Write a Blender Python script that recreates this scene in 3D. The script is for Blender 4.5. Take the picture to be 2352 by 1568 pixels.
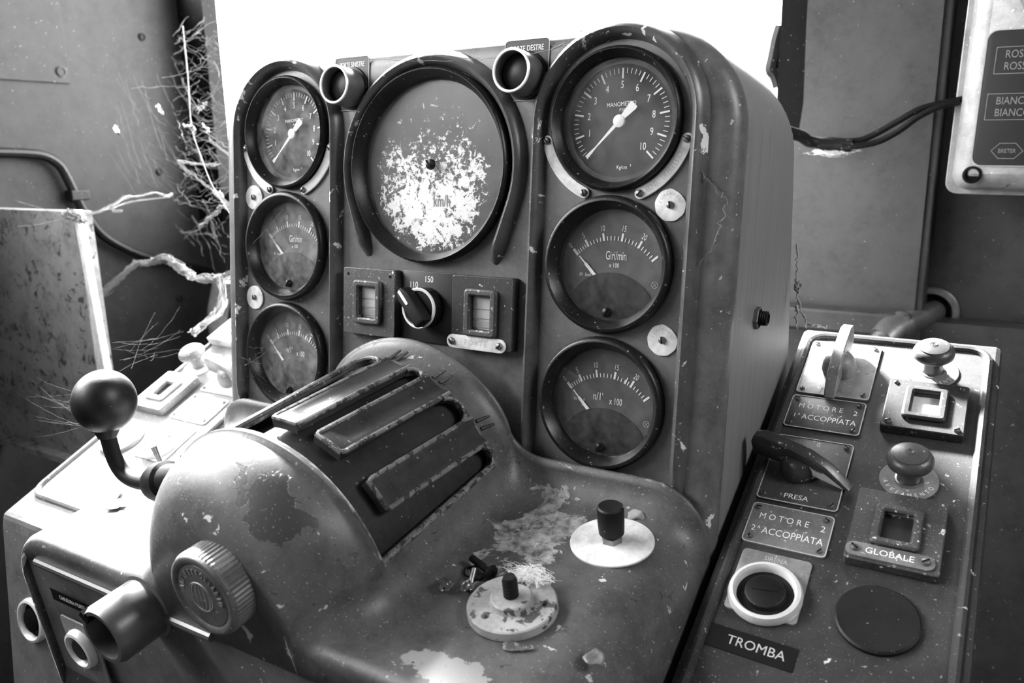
import bpy, bmesh, math, random
from mathutils import Matrix, Vector, noise
R = math.radians
PI = math.pi
random.seed(7)
for o in list(bpy.data.objects):
    bpy.data.objects.remove(o)
SC = bpy.context.scene
COL = SC.collection

# ------------------------------------------------------------------ camera, sky, exposure
W, H, FPX = 2352, 1568, 1840.9
TILT = -6.0                                    # the instrument panel leans back
PM = Matrix.Translation((0, 0, 1.0)) @ Matrix.Rotation(R(TILT), 4, 'X')
CAM_P = Vector((.3609, -.4841, .0618))         # camera in panel coordinates
def cam_rot():
    X = Matrix.Rotation(-.1418, 3, 'X'); Y = Matrix.Rotation(-.0356, 3, 'Y'); Z = Matrix.Rotation(.5342, 3, 'Z')
    return Z @ X @ Y                           # columns: right, forward, up
CR = cam_rot()
cam_data = bpy.data.cameras.new('camera')
cam = bpy.data.objects.new('camera', cam_data)
COL.objects.link(cam)
cam_data.sensor_width = 36.0
cam_data.lens = 36.0 * FPX / W
cam_data.clip_start = .01
r_, f_, u_ = CR.col[0], CR.col[1], CR.col[2]
cm = Matrix(((r_[0], u_[0], -f_[0], 0), (r_[1], u_[1], -f_[1], 0), (r_[2], u_[2], -f_[2], 0), (0, 0, 0, 1)))
cam.matrix_world = PM @ Matrix.Translation(CAM_P) @ cm
cam_data.dof.use_dof = True
cam_data.dof.focus_distance = .56
cam_data.dof.aperture_fstop = 9.0
SC.camera = cam

world = bpy.data.worlds.new('overcast_sky')
SC.world = world
world.use_nodes = True
wb = world.node_tree.nodes['Background']
wb.inputs[0].default_value = (1, 1, 1, 1)
wb.inputs[1].default_value = 11.0
SC.view_settings.view_transform = 'Standard'
SC.view_settings.look = 'None'
SC.view_settings.gamma = 1.0
SC.view_settings.use_curve_mapping = False
SC.view_settings.exposure = 1.65
def portal(name, loc, rot, sx, sy):            # tells Cycles where the windows are
    d = bpy.data.lights.new(name, 'AREA'); d.shape = 'RECTANGLE'; d.size = sx; d.size_y = sy
    d.cycles.is_portal = True
    o = bpy.data.objects.new(name, d); COL.objects.link(o)
    o.location = loc; o.rotation_euler = rot
    return o
portal('windshield_daylight', (-.3525, .60, 1.50), (R(90), 0, 0), .945, .9)
portal('quarter_light_daylight', (-.96, .295, 1.69), (0, R(-90), 0), .62, .35)
portal('side_window_daylight', (-.96, -.32, 1.61), (0, R(-90), 0), .78, .68)
portal('added_rear_window_fill', (-.96, -1.235, 1.80), (0, R(-90), 0), .40, 1.03)  # unseen window, added to brighten the panel front
portal('added_far_window_fill', (1.26, -.15, 1.72), (0, R(90), 0), .36, .44)  # unseen window, added as fill for the hood side and dark console
sun_data = bpy.data.lights.new('sun', 'SUN'); sun_data.energy = 44.0; sun_data.angle = R(9)
sun = bpy.data.objects.new('sun', sun_data); COL.objects.link(sun)
sun.rotation_euler = Vector((-.62, .45, .64)).to_track_quat('Z', 'Y').to_euler()

# ------------------------------------------------------------------ pixel -> ray helpers (panel coordinates)
def ray(x, y):
    return CR @ Vector(((x - W / 2) / FPX, 1, -(y - H / 2) / FPX))
def at_depth(x, y, t):
    """world point on the pixel ray, t metres along the view axis"""
    return PM @ (CAM_P + ray(x, y) * t)
def hit_axis(x, y, ax, val):
    """world hit with a world axis plane"""
    c = PM @ CAM_P; d = PM.to_3x3() @ ray(x, y)
    t = (val - c[ax]) / d[ax]
    return c + d * t
def hit_desk(x, y):
    c = DI @ CAM_P; d = DI.to_3x3() @ ray(x, y)
    t = -c.z / d.z
    p = c + d * t
    return p.x, p.y

# ------------------------------------------------------------------ frames
DESK_A, CON_A = R(14), R(30.2)
def frame(cx, cy, cz, o):
    return Matrix(((cx[0], cy[0], cz[0], o[0]), (cx[1], cy[1], cz[1], o[1]), (cx[2], cy[2], cz[2], o[2]), (0, 0, 0, 1)))
DM = frame((1, 0, 0), (0, math.cos(DESK_A), math.sin(DESK_A)), (0, -math.sin(DESK_A), math.cos(DESK_A)), (0, -.01, -.118))
DI = DM.inverted()
def f_panel(x, z, d=0, rot=0):
    return PM @ frame((1, 0, 0), (0, 0, 1), (0, -1, 0), (x, -d, z)) @ Matrix.Rotation(rot, 4, 'Z')
def f_desk(x, s, h=0, rot=0):
    return PM @ DM @ Matrix.Translation((x, s, h)) @ Matrix.Rotation(rot, 4, 'Z')
CM = frame((1, 0, 0), (0, math.cos(CON_A), math.sin(CON_A)), (0, -math.sin(CON_A), math.cos(CON_A)), (0, .211, -.015))
def f_con(x, t, d=0, rot=0):
    return PM @ CM @ Matrix.Translation((x, t, d)) @ Matrix.Rotation(rot, 4, 'Z')
def zfloor(y):
    return (-1 + .1045 * y) / .9945 + .001

# ------------------------------------------------------------------ materials (all neutral greys)
MATS = {}
def nodes_of(name):
    m = bpy.data.materials.new(name); m.use_nodes = True
    nt = m.node_tree
    b = nt.nodes['Principled BSDF']
    MATS[name] = m
    return m, nt, b
def ramp(nt, fac, stops):
    n = nt.nodes.new('ShaderNodeValToRGB')
    e = n.color_ramp.elements
    while len(e) < len(stops): e.new(.5)
    for el, (p, v) in zip(e, stops):
        el.position = p; el.color = (v, v, v, 1)
    nt.links.new(fac, n.inputs[0])
    return n.outputs[0]
def coords(nt, scale=(1, 1, 1)):
    tc = nt.nodes.new('ShaderNodeTexCoord'); mp = nt.nodes.new('ShaderNodeMapping')
    mp.inputs['Scale'].default_value = scale
    nt.links.new(tc.outputs['Object'], mp.inputs[0])
    return mp.outputs[0]
def noise_tex(nt, vec, scale, detail=4, rough=.6, dist=0.0):
    n = nt.nodes.new('ShaderNodeTexNoise')
    n.inputs['Scale'].default_value = scale; n.inputs['Detail'].default_value = detail
    n.inputs['Roughness'].default_value = rough; n.inputs['Distortion'].default_value = dist
    nt.links.new(vec, n.inputs['Vector'])
    return n.outputs['Fac']
def mixc(nt, fac, a, b, mode='MIX'):
    n = nt.nodes.new('ShaderNodeMix'); n.data_type = 'RGBA'; n.blend_type = mode
    if isinstance(fac, (int, float)): n.inputs[0].default_value = fac
    else: nt.links.new(fac, n.inputs[0])
    for s, v in ((6, a), (7, b)):
        if isinstance(v, (int, float)): n.inputs[s].default_value = (v, v, v, 1)
        else: nt.links.new(v, n.inputs[s])
    return n.outputs[2]
def math_n(nt, op, a, b=0.0, clamp=False):
    n = nt.nodes.new('ShaderNodeMath'); n.operation = op; n.use_clamp = clamp
    for s, v in ((0, a), (1, b)):
        if isinstance(v, (int, float)): n.inputs[s].default_value = v
        else: nt.links.new(v, n.inputs[s])
    return n.outputs[0]
def bump(nt, b, h, strength=.3, dist=.001):
    n = nt.nodes.new('ShaderNodeBump'); n.inputs['Strength'].default_value = strength; n.inputs['Distance'].default_value = dist
    nt.links.new(h, n.inputs['Height']); nt.links.new(n.outputs[0], b.inputs['Normal'])

def paint(name, base, chip=.5, chip_amt=.0, chip_scale=60, edge=.0, speck=.0, rough=.42, metal=0.0, blot=.25, dark=.0, bstr=.15, spec=.5):
    """old paint: blotches, pale chips, worn edges (pointiness), dust specks, dark spots"""
    m, nt, b = nodes_of(name)
    v = coords(nt)
    n1 = noise_tex(nt, v, 14, 5, .65)
    c = mixc(nt, n1, base * (1 - blot), base * (1 + blot))
    n2 = noise_tex(nt, v, 420, 3, .7)
    c = mixc(nt, n2, mixc(nt, 1.0, c, .78, 'MULTIPLY'), c)
    n8 = noise_tex(nt, v, 33, 9, .78)
    c = mixc(nt, 1.0, c, ramp(nt, n8, [(.30, .45), (.52, 1.0), (.72, 1.28)]), 'MULTIPLY')
    if speck > 0:
        k = ramp(nt, noise_tex(nt, v, 330, 1, .4), [(.765 - .06 * speck, 0), (.79 - .06 * speck, 1)])
        c = mixc(nt, math_n(nt, 'MULTIPLY', k, .7), c, min(1, base * 2.5 + .2))
    hgt = None
    if chip_amt > 0:
        n3 = noise_tex(nt, v, chip_scale, 6, .62, .4)
        t = .72 - .25 * chip_amt
        k = ramp(nt, n3, [(t, 0), (t + .012, 1)])
        c = mixc(nt, k, c, chip); hgt = k
    if edge > 0:
        g = nt.nodes.new('ShaderNodeNewGeometry')
        n4 = noise_tex(nt, v, 90, 5, .7)
        e = math_n(nt, 'ADD', g.outputs['Pointiness'], math_n(nt, 'MULTIPLY', math_n(nt, 'SUBTRACT', n4, .5), .11))
        k = ramp(nt, e, [(.61 - .05 * edge, 0), (.63 - .05 * edge, 1)])
        c = mixc(nt, k, c, chip)
    if speck > 0:
        n5 = noise_tex(nt, v, 900, 2, .5)
        k = ramp(nt, n5, [(.74 - .1 * speck, 0), (.78 - .1 * speck, 1)])
        c = mixc(nt, math_n(nt, 'MULTIPLY', k, .8), c, min(1, base * 2.2 + .12))
    if dark > 0:
        n6 = noise_tex(nt, v, 75, 6, .7, .8)
        k = ramp(nt, n6, [(.70 - .2 * dark, 0), (.72 - .2 * dark, 1)])
        c = mixc(nt, k, c, base * .18)
    nt.links.new(c, b.inputs['Base Color'])
    n7 = noise_tex(nt, v, 40, 4, .6)
    rr = nt.nodes.new('ShaderNodeMapRange'); rr.inputs[3].default_value = max(.05, rough - .04); rr.inputs[4].default_value = min(1, rough + .06)
    nt.links.new(n7, rr.inputs[0]); nt.links.new(rr.outputs[0], b.inputs['Roughness'])
    b.inputs['Metallic'].default_value = metal
    b.inputs['Specular IOR Level'].default_value = spec
    hh = n2 if hgt is None else math_n(nt, 'SUBTRACT', math_n(nt, 'MULTIPLY', n2, .25), hgt)
    bump(nt, b, hh, bstr if hgt is None else .5, .0006)
    return m
def plain(name, v, rough=.5, metal=0.0, spec=.5, emit=0.0):
    m, nt, b = nodes_of(name)
    cv = coords(nt); n = noise_tex(nt, cv, 260, 3, .6)
    c = mixc(nt, n, v * .82, min(1, v * 1.12))
    nt.links.new(c, b.inputs['Base Color'])
    b.inputs['Roughness'].default_value = rough; b.inputs['Metallic'].default_value = metal
    b.inputs['Specular IOR Level'].default_value = spec
    return m
def glassy(name, tint=1.0, gloss_rough=.02, dirt=.05, ior=1.5):
    """thin pane: clear transparency + fresnel reflection + a little diffuse dust"""
    m, nt, b = nodes_of(name)
    nt.nodes.remove(b)
    out = nt.nodes['Material Output']
    tr = nt.nodes.new('ShaderNodeBsdfTransparent'); tr.inputs[0].default_value = (tint, tint, tint, 1)
    gl = nt.nodes.new('ShaderNodeBsdfGlossy'); gl.inputs['Roughness'].default_value = gloss_rough
    lw = nt.nodes.new('ShaderNodeLayerWeight'); lw.inputs[0].default_value = .5
    fv = math_n(nt, 'ADD', math_n(nt, 'MULTIPLY', math_n(nt, 'POWER', lw.outputs['Facing'], 4.0), .95), .045)
    mx = nt.nodes.new('ShaderNodeMixShader')
    nt.links.new(fv, mx.inputs[0]); nt.links.new(tr.outputs[0], mx.inputs[1]); nt.links.new(gl.outputs[0], mx.inputs[2])
    df = nt.nodes.new('ShaderNodeBsdfDiffuse'); df.inputs[0].default_value = (.75, .75, .75, 1)
    v = coords(nt); n = noise_tex(nt, v, 55, 6, .75)
    k = ramp(nt, n, [(.38, 0), (.85, 1)])
    k = math_n(nt, 'MULTIPLY', k, dirt * 3)
    k = math_n(nt, 'ADD', k, dirt * .3)
    m2 = nt.nodes.new('ShaderNodeMixShader')
    nt.links.new(k, m2.inputs[0]); nt.links.new(mx.outputs[0], m2.inputs[1]); nt.links.new(df.outputs[0], m2.inputs[2])
    nt.links.new(m2.outputs[0], out.inputs[0])
    return m

paint('panel_paint', .12, chip=.62, chip_amt=.12, chip_scale=38, edge=0, speck=.35, rough=.40)
paint('rib_paint', .075, chip=.62, chip_amt=.42, chip_scale=46, edge=.5, speck=.3, rough=.34)
paint('hood_paint', .08, chip=.6, chip_amt=.02, speck=.5, rough=.38, blot=.2)
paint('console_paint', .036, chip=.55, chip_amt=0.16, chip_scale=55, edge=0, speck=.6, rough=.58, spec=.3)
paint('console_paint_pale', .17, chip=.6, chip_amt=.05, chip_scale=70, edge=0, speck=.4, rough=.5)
paint('finger_paint', .045, chip=.50, chip_amt=.05, chip_scale=90, edge=.9, speck=.3, rough=.34, spec=0.4)
paint('lip_paint', .17, chip=.03, chip_amt=.75, chip_scale=150, speck=.8, rough=.5)
paint('drum_paint', .032, chip=.3, chip_amt=.0, speck=.3, rough=.42, spec=0.3)
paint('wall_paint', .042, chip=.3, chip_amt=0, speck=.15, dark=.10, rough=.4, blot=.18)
paint('wall_left_dimmed', .018, chip=.3, chip_amt=0, speck=.15, dark=.10, rough=.6, blot=.18, spec=.25)  # wall paint darkened: the dimness of the left wall is put into the colour
paint('wall_dark', .004, chip=.3, chip_amt=0, speck=.1, rough=.6, spec=0.1)
paint('rust_sheet', .26, chip=.5, chip_amt=0, dark=.62, rough=.6, blot=.12)
paint('edge_lit_sheet', .8, chip=.9, chip_amt=.0, rough=.5, blot=.1)  # near-white colour stands in for light falling on the guard's edge
paint('worn_block', .045, chip=.55, chip_amt=0.3, chip_scale=140, edge=0.2, speck=1.0, rough=.5)
paint('block_paint', .028, chip=.6, chip_amt=0.12, chip_scale=90, edge=0, speck=.6, rough=.45, spec=0.35)
paint('plate_metal', .42, chip=.75, chip_amt=.1, chip_scale=120, speck=.3, rough=.42, metal=.55, dark=.2)
paint('plate_dark', .06, chip=.6, chip_amt=.12, chip_scale=150, edge=0, speck=.8, rough=.45)
paint('plate_mid', .17, chip=.6, chip_amt=.1, chip_scale=150, edge=0, speck=.6, rough=.5)
paint('plate_white', .78, chip=.5, chip_amt=.0, rough=.5, blot=.08, dark=.05)
paint('knob_red', .045, chip=.65, chip_amt=.30, chip_scale=130, edge=.6, speck=.5, rough=.3)
paint('knob_pale', .26, chip=.65, chip_amt=.10, chip_scale=130, edge=.4, speck=.6, rough=.45)
paint('mushroom', .075, chip=.4, chip_amt=.0, speck=.3, rough=.36)
paint('flange_paint', .36, chip=.06, chip_amt=.55, chip_scale=95, rough=.55, blot=.15)
paint('steel', .40, chip=.7, chip_amt=.1, rough=.32, metal=.9)
paint('dull_steel', .25, chip=.6, chip_amt=.15, chip_scale=160, rough=.42, metal=.8, speck=.4)
paint('medallion', .17, chip=.6, chip_amt=.08, chip_scale=90, speck=.3, rough=.42, metal=.5, edge=0)
paint('medallion_pale', .34, chip=.6, chip_amt=.05, rough=.45, metal=.3)
paint('rubber', .008, chip=.2, chip_amt=0, speck=.25, rough=.5, spec=0.25)
paint('bezel', .008, chip=.25, chip_amt=.02, chip_scale=110, speck=.55, rough=.36, spec=0.3)
paint('ball_plastic', .007, chip=.1, chip_amt=0, speck=.05, rough=.42, spec=0.45)
paint('iron', .008, chip=.3, chip_amt=.12, chip_scale=200, rough=.6, bstr=.5, spec=0.2)
paint('box_paint', .24, chip=.5, chip_amt=0, dark=.03, speck=.2, rough=.4, blot=.1)
paint('cable_black', .004, rough=.4, speck=.2, spec=0.2)
plain('black', .003, .7, spec=.1)
plain('dial_black', .006, .6, spec=.2)
plain('dial_grey', .05, .5)
plain('white_ink', .80, .5)
plain('pale_ink', .42, .5)
plain('dim_ink', .16, .5)
plain('grey_ink', .30, .5)
plain('dark_ink', .10, .5)
plain('white_plastic', .75, .4)
plain('lens_grey', .45, .3)
plain('tape_black', .006, .4, spec=.3)
plain('label_grey', .02, .4, spec=.3)
plain('floor_grey', .04, .7)
plain('dust', .30, .95, spec=.1)
plain('web', .16, .9, spec=.1)
plain('lint', .85, .95, spec=.05)
plain('tube_metal', .16, .36, .6)
plain('ring_light', .72, .35, .2)
plain('needle', .86, .45)
glassy('gauge_glass', 1.0, .03, .035)
glassy('left_gauge_glass', 1.0, .05, .10)
glassy('window_glass', .97, .01, .0)
def clear():
    m, nt, b = nodes_of('clear_plastic')
    b.inputs['Transmission Weight'].default_value = 1.0; b.inputs['Roughness'].default_value = .06; b.inputs['IOR'].default_value = 1.48
    n = noise_tex(nt, coords(nt), 300, 4, .7); nt.links.new(ramp(nt, n, [(.3, .75), (.7, 1.0)]), b.inputs['Base Color'])
clear()

# desk paint: the moulded desk with a worn, peeled patch right of the hump and flaking on the dome
def desk_paint():
    m, nt, b = nodes_of('desk_paint')
    v = coords(nt)
    n1 = noise_tex(nt, v, 16, 5, .65)
    c = mixc(nt, n1, .07, .12)
    n2 = noise_tex(nt, v, 420, 3, .7)
    c = mixc(nt, n2, mixc(nt, 1.0, c, .75, 'MULTIPLY'), c)
    n9 = noise_tex(nt, v, 30, 9, .78)
    c = mixc(nt, 1.0, c, ramp(nt, n9, [(.30, .40), (.52, 1.0), (.72, 1.35)]), 'MULTIPLY')
    k = ramp(nt, noise_tex(nt, v, 330, 1, .4), [(.75, 0), (.775, 1)])
    c = mixc(nt, math_n(nt, 'MULTIPLY', k, .6), c, .4)
    sx = nt.nodes.new('ShaderNodeSeparateXYZ'); tc = nt.nodes.new('ShaderNodeTexCoord')
    nt.links.new(tc.outputs['Object'], sx.inputs[0])
    def blob(cx, cy, rx, ry, extra=None, h=None):
        ax = math_n(nt, 'DIVIDE', math_n(nt, 'SUBTRACT', sx.outputs[0], cx), rx)
        ay = math_n(nt, 'DIVIDE', math_n(nt, 'SUBTRACT', sx.outputs[1], cy), ry)
        d = math_n(nt, 'ADD', math_n(nt, 'MULTIPLY', ax, ax), math_n(nt, 'MULTIPLY', ay, ay))
        if h:
            az = math_n(nt, 'DIVIDE', math_n(nt, 'SUBTRACT', sx.outputs[2], h[0]), h[1])
            d = math_n(nt, 'ADD', d, math_n(nt, 'MULTIPLY', az, az))
        return math_n(nt, 'SUBTRACT', 1.0, d)
    n3 = noise_tex(nt, v, 34, 6, .65, .5)
    n3c = math_n(nt, 'MULTIPLY', math_n(nt, 'SUBTRACT', n3, .5), 5.0)
    n8 = noise_tex(nt, v, 130, 6, .7, .3)
    # peeled pale patch beside the hump
    k1 = ramp(nt, math_n(nt, 'ADD', blob(.128, -.045, .028, .052), n3c), [(.28, 0), (.33, 1)])
    pale = mixc(nt, ramp(nt, n8, [(.35, 0), (.62, 1)]), .07, .40)
    c = mixc(nt, k1, c, pale)
    # patch at the front edge
    k2 = ramp(nt, math_n(nt, 'ADD', blob(.15, -.172, .03, .012), n3c), [(.25, 0), (.3, 1)])
    c = mixc(nt, k2, c, .26)
    # dark bare area on the dome
    k3 = ramp(nt, math_n(nt, 'ADD', blob(.035, -.165, .030, .022, h=(.065, .022)), n3c), [(.2, 0), (.25, 1)])
    c = mixc(nt, k3, c, .045)
    # pale flakes everywhere
    t = .665
    k4 = ramp(nt, noise_tex(nt, v, 62, 6, .62, .4), [(t, 0), (t + .01, 1)])
    c = mixc(nt, k4, c, .55)
    # dark cracks
    n6 = noise_tex(nt, v, 95, 7, .75, 1.6)
    k5 = ramp(nt, n6, [(.632, 0), (.642, 1)])
    c = mixc(nt, k5, c, .03)
    g = nt.nodes.new('ShaderNodeNewGeometry')
    n4 = noise_tex(nt, v, 100, 5, .7)
    e = math_n(nt, 'ADD', g.outputs['Pointiness'], math_n(nt, 'MULTIPLY', math_n(nt, 'SUBTRACT', n4, .5), .11))
    k6 = ramp(nt, e, [(.60, 0), (.63, 1)])
    c = mixc(nt, k6, c, .5)
    n5 = noise_tex(nt, v, 900, 2, .5)
    k7 = ramp(nt, n5, [(.69, 0), (.73, 1)])
    c = mixc(nt, math_n(nt, 'MULTIPLY', k7, .7), c, .5)
    nt.links.new(c, b.inputs['Base Color'])
    b.inputs['Roughness'].default_value = .46
    hh = math_n(nt, 'SUBTRACT', math_n(nt, 'MULTIPLY', n2, .2), math_n(nt, 'ADD', math_n(nt, 'ADD', k1, k4), math_n(nt, 'ADD', k3, k5)))
    bump(nt, b, hh, .6, .0008)
desk_paint()

# flaked dial paint of the speedometer: grey coat over white, flaked away mostly in the lower middle
def flaked():
    m, nt, b = nodes_of('flaked_dial')
    v = coords(nt)
    sx = nt.nodes.new('ShaderNodeSeparateXYZ'); tc = nt.nodes.new('ShaderNodeTexCoord')
    nt.links.new(tc.outputs['Object'], sx.inputs[0])
    n = noise_tex(nt, v, 150, 8, .78, .3)
    ax = math_n(nt, 'DIVIDE', math_n(nt, 'SUBTRACT', sx.outputs[0], -.002), .058)
    ay = math_n(nt, 'DIVIDE', math_n(nt, 'ADD', sx.outputs[1], .040), .056)
    d = math_n(nt, 'SUBTRACT', 1.0, math_n(nt, 'ADD', math_n(nt, 'MULTIPLY', ax, ax), math_n(nt, 'MULTIPLY', ay, ay)))
    d = math_n(nt, 'MAXIMUM', d, -.55)
    rad = math_n(nt, 'SQRT', math_n(nt, 'ADD', math_n(nt, 'MULTIPLY', sx.outputs[0], sx.outputs[0]), math_n(nt, 'MULTIPLY', sx.outputs[1], sx.outputs[1])))
    rim = ramp(nt, rad, [(.046, 0), (.061, 1)])
    e = math_n(nt, 'ADD', n, math_n(nt, 'MULTIPLY', d, .11))
    e = math_n(nt, 'SUBTRACT', e, math_n(nt, 'MULTIPLY', rim, .14))
    k = ramp(nt, e, [(.528, 0), (.538, 1)])
    n2 = noise_tex(nt, v, 500, 4, .7)
    grey = mixc(nt, n2, .03, .09)
    # darker sector left, where the coat is thicker
    nb = noise_tex(nt, v, 22, 3, .5)
    grey = mixc(nt, nb, mixc(nt, 1.0, grey, .6, 'MULTIPLY'), grey)
    c = mixc(nt, k, grey, .8)
    nt.links.new(c, b.inputs['Base Color'])
    b.inputs['Roughness'].default_value = .35
    bump(nt, b, k, .3, .0004)
flaked()
# brushed hood side
def brushed():
    m, nt, b = nodes_of('hood_brushed')
    v = coords(nt, (1, 1, .02))
    n = noise_tex(nt, v, 420, 4, .7)
    c = mixc(nt, n, .10, .25)
    v2 = coords(nt)
    k7 = ramp(nt, noise_tex(nt, v2, 700, 2, .5), [(.72, 0), (.76, 1)])
    c = mixc(nt, math_n(nt, 'MULTIPLY', k7, .7), c, .45)
    k8 = ramp(nt, noise_tex(nt, v2, 45, 6, .62, .5), [(.70, 0), (.71, 1)])
    c = mixc(nt, k8, c, .5)
    nt.links.new(c, b.inputs['Base Color']); b.inputs['Roughness'].default_value = .52
    b.inputs['Specular IOR Level'].default_value = .3
    bump(nt, b, n, .25, .0005)
brushed()

# ------------------------------------------------------------------ mesh builder
FONT_CACHE = {}
def font_mesh(s):
    if s not in FONT_CACHE:
        cu = bpy.data.curves.new('t', 'FONT'); cu.body = s; cu.align_x = 'CENTER'; cu.align_y = 'CENTER'; cu.size = 1; cu.resolution_u = 3
        ob = bpy.data.objects.new('t', cu); COL.objects.link(ob)
        me = bpy.data.meshes.new_from_object(ob)
        FONT_CACHE[s] = ([v.co.copy() for v in me.vertices], [tuple(p.vertices) for p in me.polygons])
        bpy.data.objects.remove(ob); bpy.data.curves.remove(cu); bpy.data.meshes.remove(me)
    return FONT_CACHE[s]
I4 = Matrix.Identity(4)
def TR(x=0, y=0, z=0): return Matrix.Translation((x, y, z))
def RZ(a): return Matrix.Rotation(a, 4, 'Z')
def RX(a): return Matrix.Rotation(a, 4, 'X')
def RY(a): return Matrix.Rotation(a, 4, 'Y')
def rr(w, h, r, n=5):
    o = []
    for cx, cy, a0 in ((w / 2 - r, h / 2 - r, 0), (-w / 2 + r, h / 2 - r, 90), (-w / 2 + r, -h / 2 + r, 180), (w / 2 - r, -h / 2 + r, 270)):
        for i in range(n + 1):
            a = R(a0 + 90 * i / n); o.append((cx + r * math.cos(a), cy + r * math.sin(a)))
    return o
def circ(r, n=32, cx=0, cy=0):
    return [(cx + r * math.cos(2 * PI * i / n), cy + r * math.sin(2 * PI * i / n)) for i in range(n)]
class MB:
    def __init__(s): s.v = []; s.f = []; s.mi = []
    def add(s, vs, fs, M=I4, mi=0):
        b = len(s.v)
        s.v += [tuple(M @ Vector(v)) for v in vs]
        s.f += [tuple(b + i for i in f) for f in fs]; s.mi += [mi] * len(fs)
        return s
    def box(s, c, d, M=I4, mi=0):
        x, y, z = d[0] / 2, d[1] / 2, d[2] / 2
        vs = [(c[0] + a * x, c[1] + b * y, c[2] + e * z) for a in (-1, 1) for b in (-1, 1) for e in (-1, 1)]
        return s.add(vs, [(0, 1, 3, 2), (4, 6, 7, 5), (0, 4, 5, 1), (2, 3, 7, 6), (0, 2, 6, 4), (1, 5, 7, 3)], M, mi)
    def lathe(s, prof, n=40, M=I4, mi=0, rib=None):
        vs, fs, rows = [], [], []
        for k, (r, z) in enumerate(prof):
            if r <= 1e-9: rows.append([len(vs)]); vs.append((0, 0, z))
            else:
                row = []
                for i in range(n):
                    a = 2 * PI * i / n; q = r
                    if rib and rib[0] <= k <= rib[1]: q = r + (rib[2] if i % 2 else 0)
                    row.append(len(vs)); vs.append((q * math.cos(a), q * math.sin(a), z))
                rows.append(row)
        for a, b in zip(rows, rows[1:]):
            if len(a) == 1 and len(b) == 1: continue
            for i in range(n):
                j = (i + 1) % n
                if len(a) == 1: fs.append((a[0], b[j], b[i])[::-1])
                elif len(b) == 1: fs.append((a[i], a[j], b[0]))
                else: fs.append((a[i], a[j], b[j], b[i]))
        return s.add(vs, fs, M, mi)
    def prism(s, out, z0, z1, b=0.0, M=I4, mi=0, bottom=True):
        n = len(out)
        cx = sum(p[0] for p in out) / n; cy = sum(p[1] for p in out) / n
        def inset(d):
            o = []
            for i in range(n):
                p0, p1, p2 = Vector(out[i - 1]), Vector(out[i]), Vector(out[(i + 1) % n])
                e1 = (p1 - p0); e2 = (p2 - p1)
                if e1.length < 1e-9 or e2.length < 1e-9: o.append(tuple(p1)); continue
                e1.normalize(); e2.normalize()
                nn = Vector((-e1.y, e1.x)) + Vector((-e2.y, e2.x))
                if nn.length < 1e-6: o.append(tuple(p1)); continue
                nn.normalize()
                k = max(.4, nn.dot(Vector((-e1.y, e1.x))))
                o.append(tuple(p1 + nn * d / k))
            return o
        rings = [(out, z0)]
        if b > 0: rings += [(out, z1 - b), (inset(b * .3), z1 - b * .3), (inset(b), z1)]
        else: rings += [(out, z1)]
        vs, fs = [], []
        for o, z in rings: vs += [(p[0], p[1], z) for p in o]
        for k in range(len(rings) - 1):
            for i in range(n):
                j = (i + 1) % n
                fs.append((k * n + i, k * n + j, (k + 1) * n + j, (k + 1) * n + i))
        fs.append(tuple((len(rings) - 1) * n + i for i in range(n)))
        if bottom: fs.append(tuple(reversed(range(n))))
        return s.add(vs, fs, M, mi)
    def ringplate(s, out, inn, z0, z1, M=I4, mi=0):
        """plate with a hole: both outlines have the same number of points"""
        n = len(out); vs = []; fs = []
        for o, z in ((out, z0), (out, z1), (inn, z1), (inn, z0)): vs += [(p[0], p[1], z) for p in o]
        for k in range(4):
            k2 = (k + 1) % 4
            for i in range(n):
                j = (i + 1) % n
                fs.append((k * n + i, k * n + j, k2 * n + j, k2 * n + i))
        return s.add(vs, fs, M, mi)
    def tube(s, path, rad, n=10, M=I4, mi=0, cap=True):
        path = [Vector(p) for p in path]; m = len(path)
        rads = rad if isinstance(rad, (list, tuple)) else [rad] * m
        vs, fs = [], []
        t0 = (path[1] - path[0]).normalized()
        up = Vector((0, 0, 1)) if abs(t0.z) < .9 else Vector((1, 0, 0))
        a = t0.cross(up).normalized(); 
        for i in range(m):
            t = (path[min(i + 1, m - 1)] - path[max(i - 1, 0)])
            t = t.normalized() if t.length > 1e-9 else t0
            a = (a - t * a.dot(t))
            a = a.normalized() if a.length > 1e-6 else t.orthogonal().normalized()
            b = t.cross(a)
            for k in range(n):
                an = 2 * PI * k / n
                vs.append(tuple(path[i] + (a * math.cos(an) + b * math.sin(an)) * rads[i]))
        for i in range(m - 1):
            for k in range(n):
                j = (k + 1) % n
                fs.append((i * n + k, i * n + j, (i + 1) * n + j, (i + 1) * n + k))
        if cap:
            fs.append(tuple(reversed(range(n)))); fs.append(tuple((m - 1) * n + k for k in range(n)))
        return s.add(vs, fs, M, mi)
    def grid(s, rows, M=I4, mi=0, closed=False):
        n = len(rows[0]); vs = [p for r in rows for p in r]; fs = []
        for i in range(len(rows) - 1):
            for k in range(n if closed else n - 1):
                j = (k + 1) % n
                fs.append((i * n + k, i * n + j, (i + 1) * n + j, (i + 1) * n + k))
        return s.add(vs, fs, M, mi)
    def text(s, t, size, x, y, z=0, rot=0, xs=1.0, M=I4, mi=0):
        v, f = font_mesh(t)
        return s.add(v, f, M @ TR(x, y, z) @ RZ(rot) @ Matrix.Diagonal((size * xs, size, 1, 1)), mi)
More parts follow.
